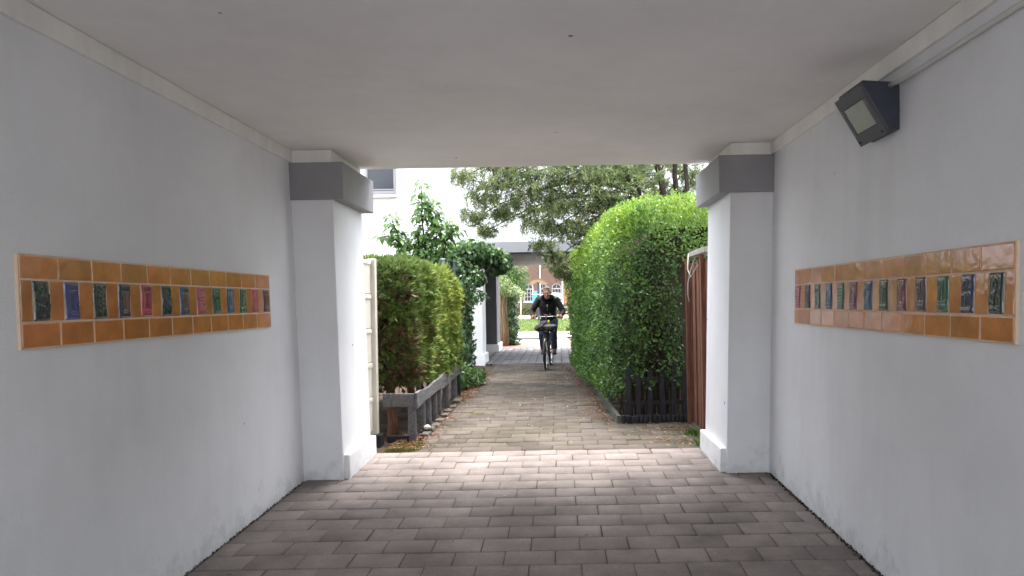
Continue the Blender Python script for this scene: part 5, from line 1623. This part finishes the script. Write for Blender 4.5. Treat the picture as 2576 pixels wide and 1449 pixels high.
for s_ in (-1, 1):
    for j in range(4): cl_.ball((.015 + s_ * (.085 - .02 * j), -.245 - .012 * j, 1.455 - .03 * j), (.036 - .003 * j, .026, .034), 10, 7)
fuse('fur_collar', cl_, M['fur'], jo, .008, 1)
MB().tube([(.012, -.262, 1.36), (.008, -.222, 1.25), (.004, -.13, 1.10)], .005, 6).build('zip', M['chrome'], jo, smooth=True)
for s_ in (-1, 1):
    MB().hexa([(.06 * s_ - .035, -.145, 1.125), (.06 * s_ + .035, -.145, 1.125), (.06 * s_ + .035, -.10, 1.125), (.06 * s_ - .035, -.10, 1.125), (.06 * s_ - .04, -.180, 1.165), (.06 * s_ + .04, -.180, 1.165), (.06 * s_ + .04, -.12, 1.165), (.06 * s_ - .04, -.12, 1.165)]).build('pocket_flap', pmat('worn_leather', (.03, .03, .032), .35, .3, 20, .3, 40), jo, bevel=.006)
    MB().ball((.06 * s_, -.175, 1.128), (.012, .008, .012), 8, 6).build('button', M['chrome'], jo, smooth=True)
je = MB()
je.ball((0, .2, .99), (.165, .145, .10), 16, 10)
for s_ in (-1, 1):
    je.tube([HIP[s_], HIP[s_].lerp(KN[s_], .5), KN[s_], KN[s_].lerp(AN[s_], .3), KN[s_].lerp(AN[s_], .7), KN[s_].lerp(AN[s_], .98)], [.108, .094, .074, .072, .066, .062], 14)
    for k in range(3): je.ball(KN[s_].lerp(AN[s_], .55 + .18 * k), (.068, .068, .016), 12, 6)
fuse('jeans', je, M['jeans'], person, .008, 3)
for s_ in (-1, 1):
    st = MB()
    a = AN[s_] + Vector((0, .01, -.045))
    st.tube([a + Vector((0, .03, .03)), a + Vector((0, .0, -.01)), a + Vector((0, -.08, -.02)), a + Vector((.006 * s_, -.15, -.028)), a + Vector((.008 * s_, -.185, -.03))], [.046, .046, .044, .040, .026], 14)
    so = fuse('shoe', st, M['shoe'], person, .006, 3)
    so2 = MB(); pts = [(0, .055), (.032, .04), (.034, -.02), (.040, -.12), (.036, -.18), (.01, -.215), (-.02, -.205), (-.038, -.16), (-.036, -.05), (-.032, .03)]
    n = len(pts); z0 = a.z - .066
    so2.add([(a.x + x, a.y + y, z0) for x, y in pts] + [(a.x + x, a.y + y, z0 + .022) for x, y in pts], [tuple(range(n)), tuple(range(2 * n - 1, n - 1, -1))] + [(i, i + n, (i + 1) % n + n, (i + 1) % n) for i in range(n)])
    so2.build('sole', M['sole'], so, bevel=.004)
hr = MB()
def hb2(x, y, z, rx, ry, rz):
    t_ = MB().ball((0, 0, 0), (rx, ry, rz), 14, 10)
    hr.add([hp(x + v[0], y + v[1], z + v[2]) for v in t_.v], t_.f)
hb2(0, .040, .055, .082, .084, .080); hb2(0, .015, .092, .062, .072, .045); hb2(-.066, .025, .012, .022, .05, .045); hb2(.066, .025, .012, .022, .05, .045); hb2(0, .08, -.02, .06, .035, .06)
hb2(-.03, -.03, .108, .034, .04, .022); hb2(.03, -.035, .106, .034, .04, .022); hb2(.0, .0, .122, .045, .05, .02)
fuse('hair', hr, M['hair'], person, .005, 1)
for s_ in (-1, 1):
    e = MB()
    for (x, y, z, rr) in ((.031 * s_, -.083, .006, (.013, .008, .006)),):
        t_ = MB().ball((0, 0, 0), rr, 10, 6); e.add([hp(x + v[0], y + v[1], z + v[2]) for v in t_.v], t_.f)
    e.build('eye', M['eye'], person, smooth=True)
    e = MB(); t_ = MB().ball((0, 0, 0), (.021, .007, .006), 10, 6); e.add([hp(.032 * s_ + v[0], -.097 + v[1], .026 + v[2]) for v in t_.v], t_.f)
    e.build('eyebrow', M['hair'], person, smooth=True)
e = MB(); t_ = MB().ball((0, 0, 0), (.023, .006, .005), 10, 6); e.add([hp(v[0], -.1015 + v[1], -.066 + v[2]) for v in t_.v], t_.f)
e.build('mouth', M['lip'], person, smooth=True)
person.location = CYC; person.rotation_euler = (0, 0, YAW)
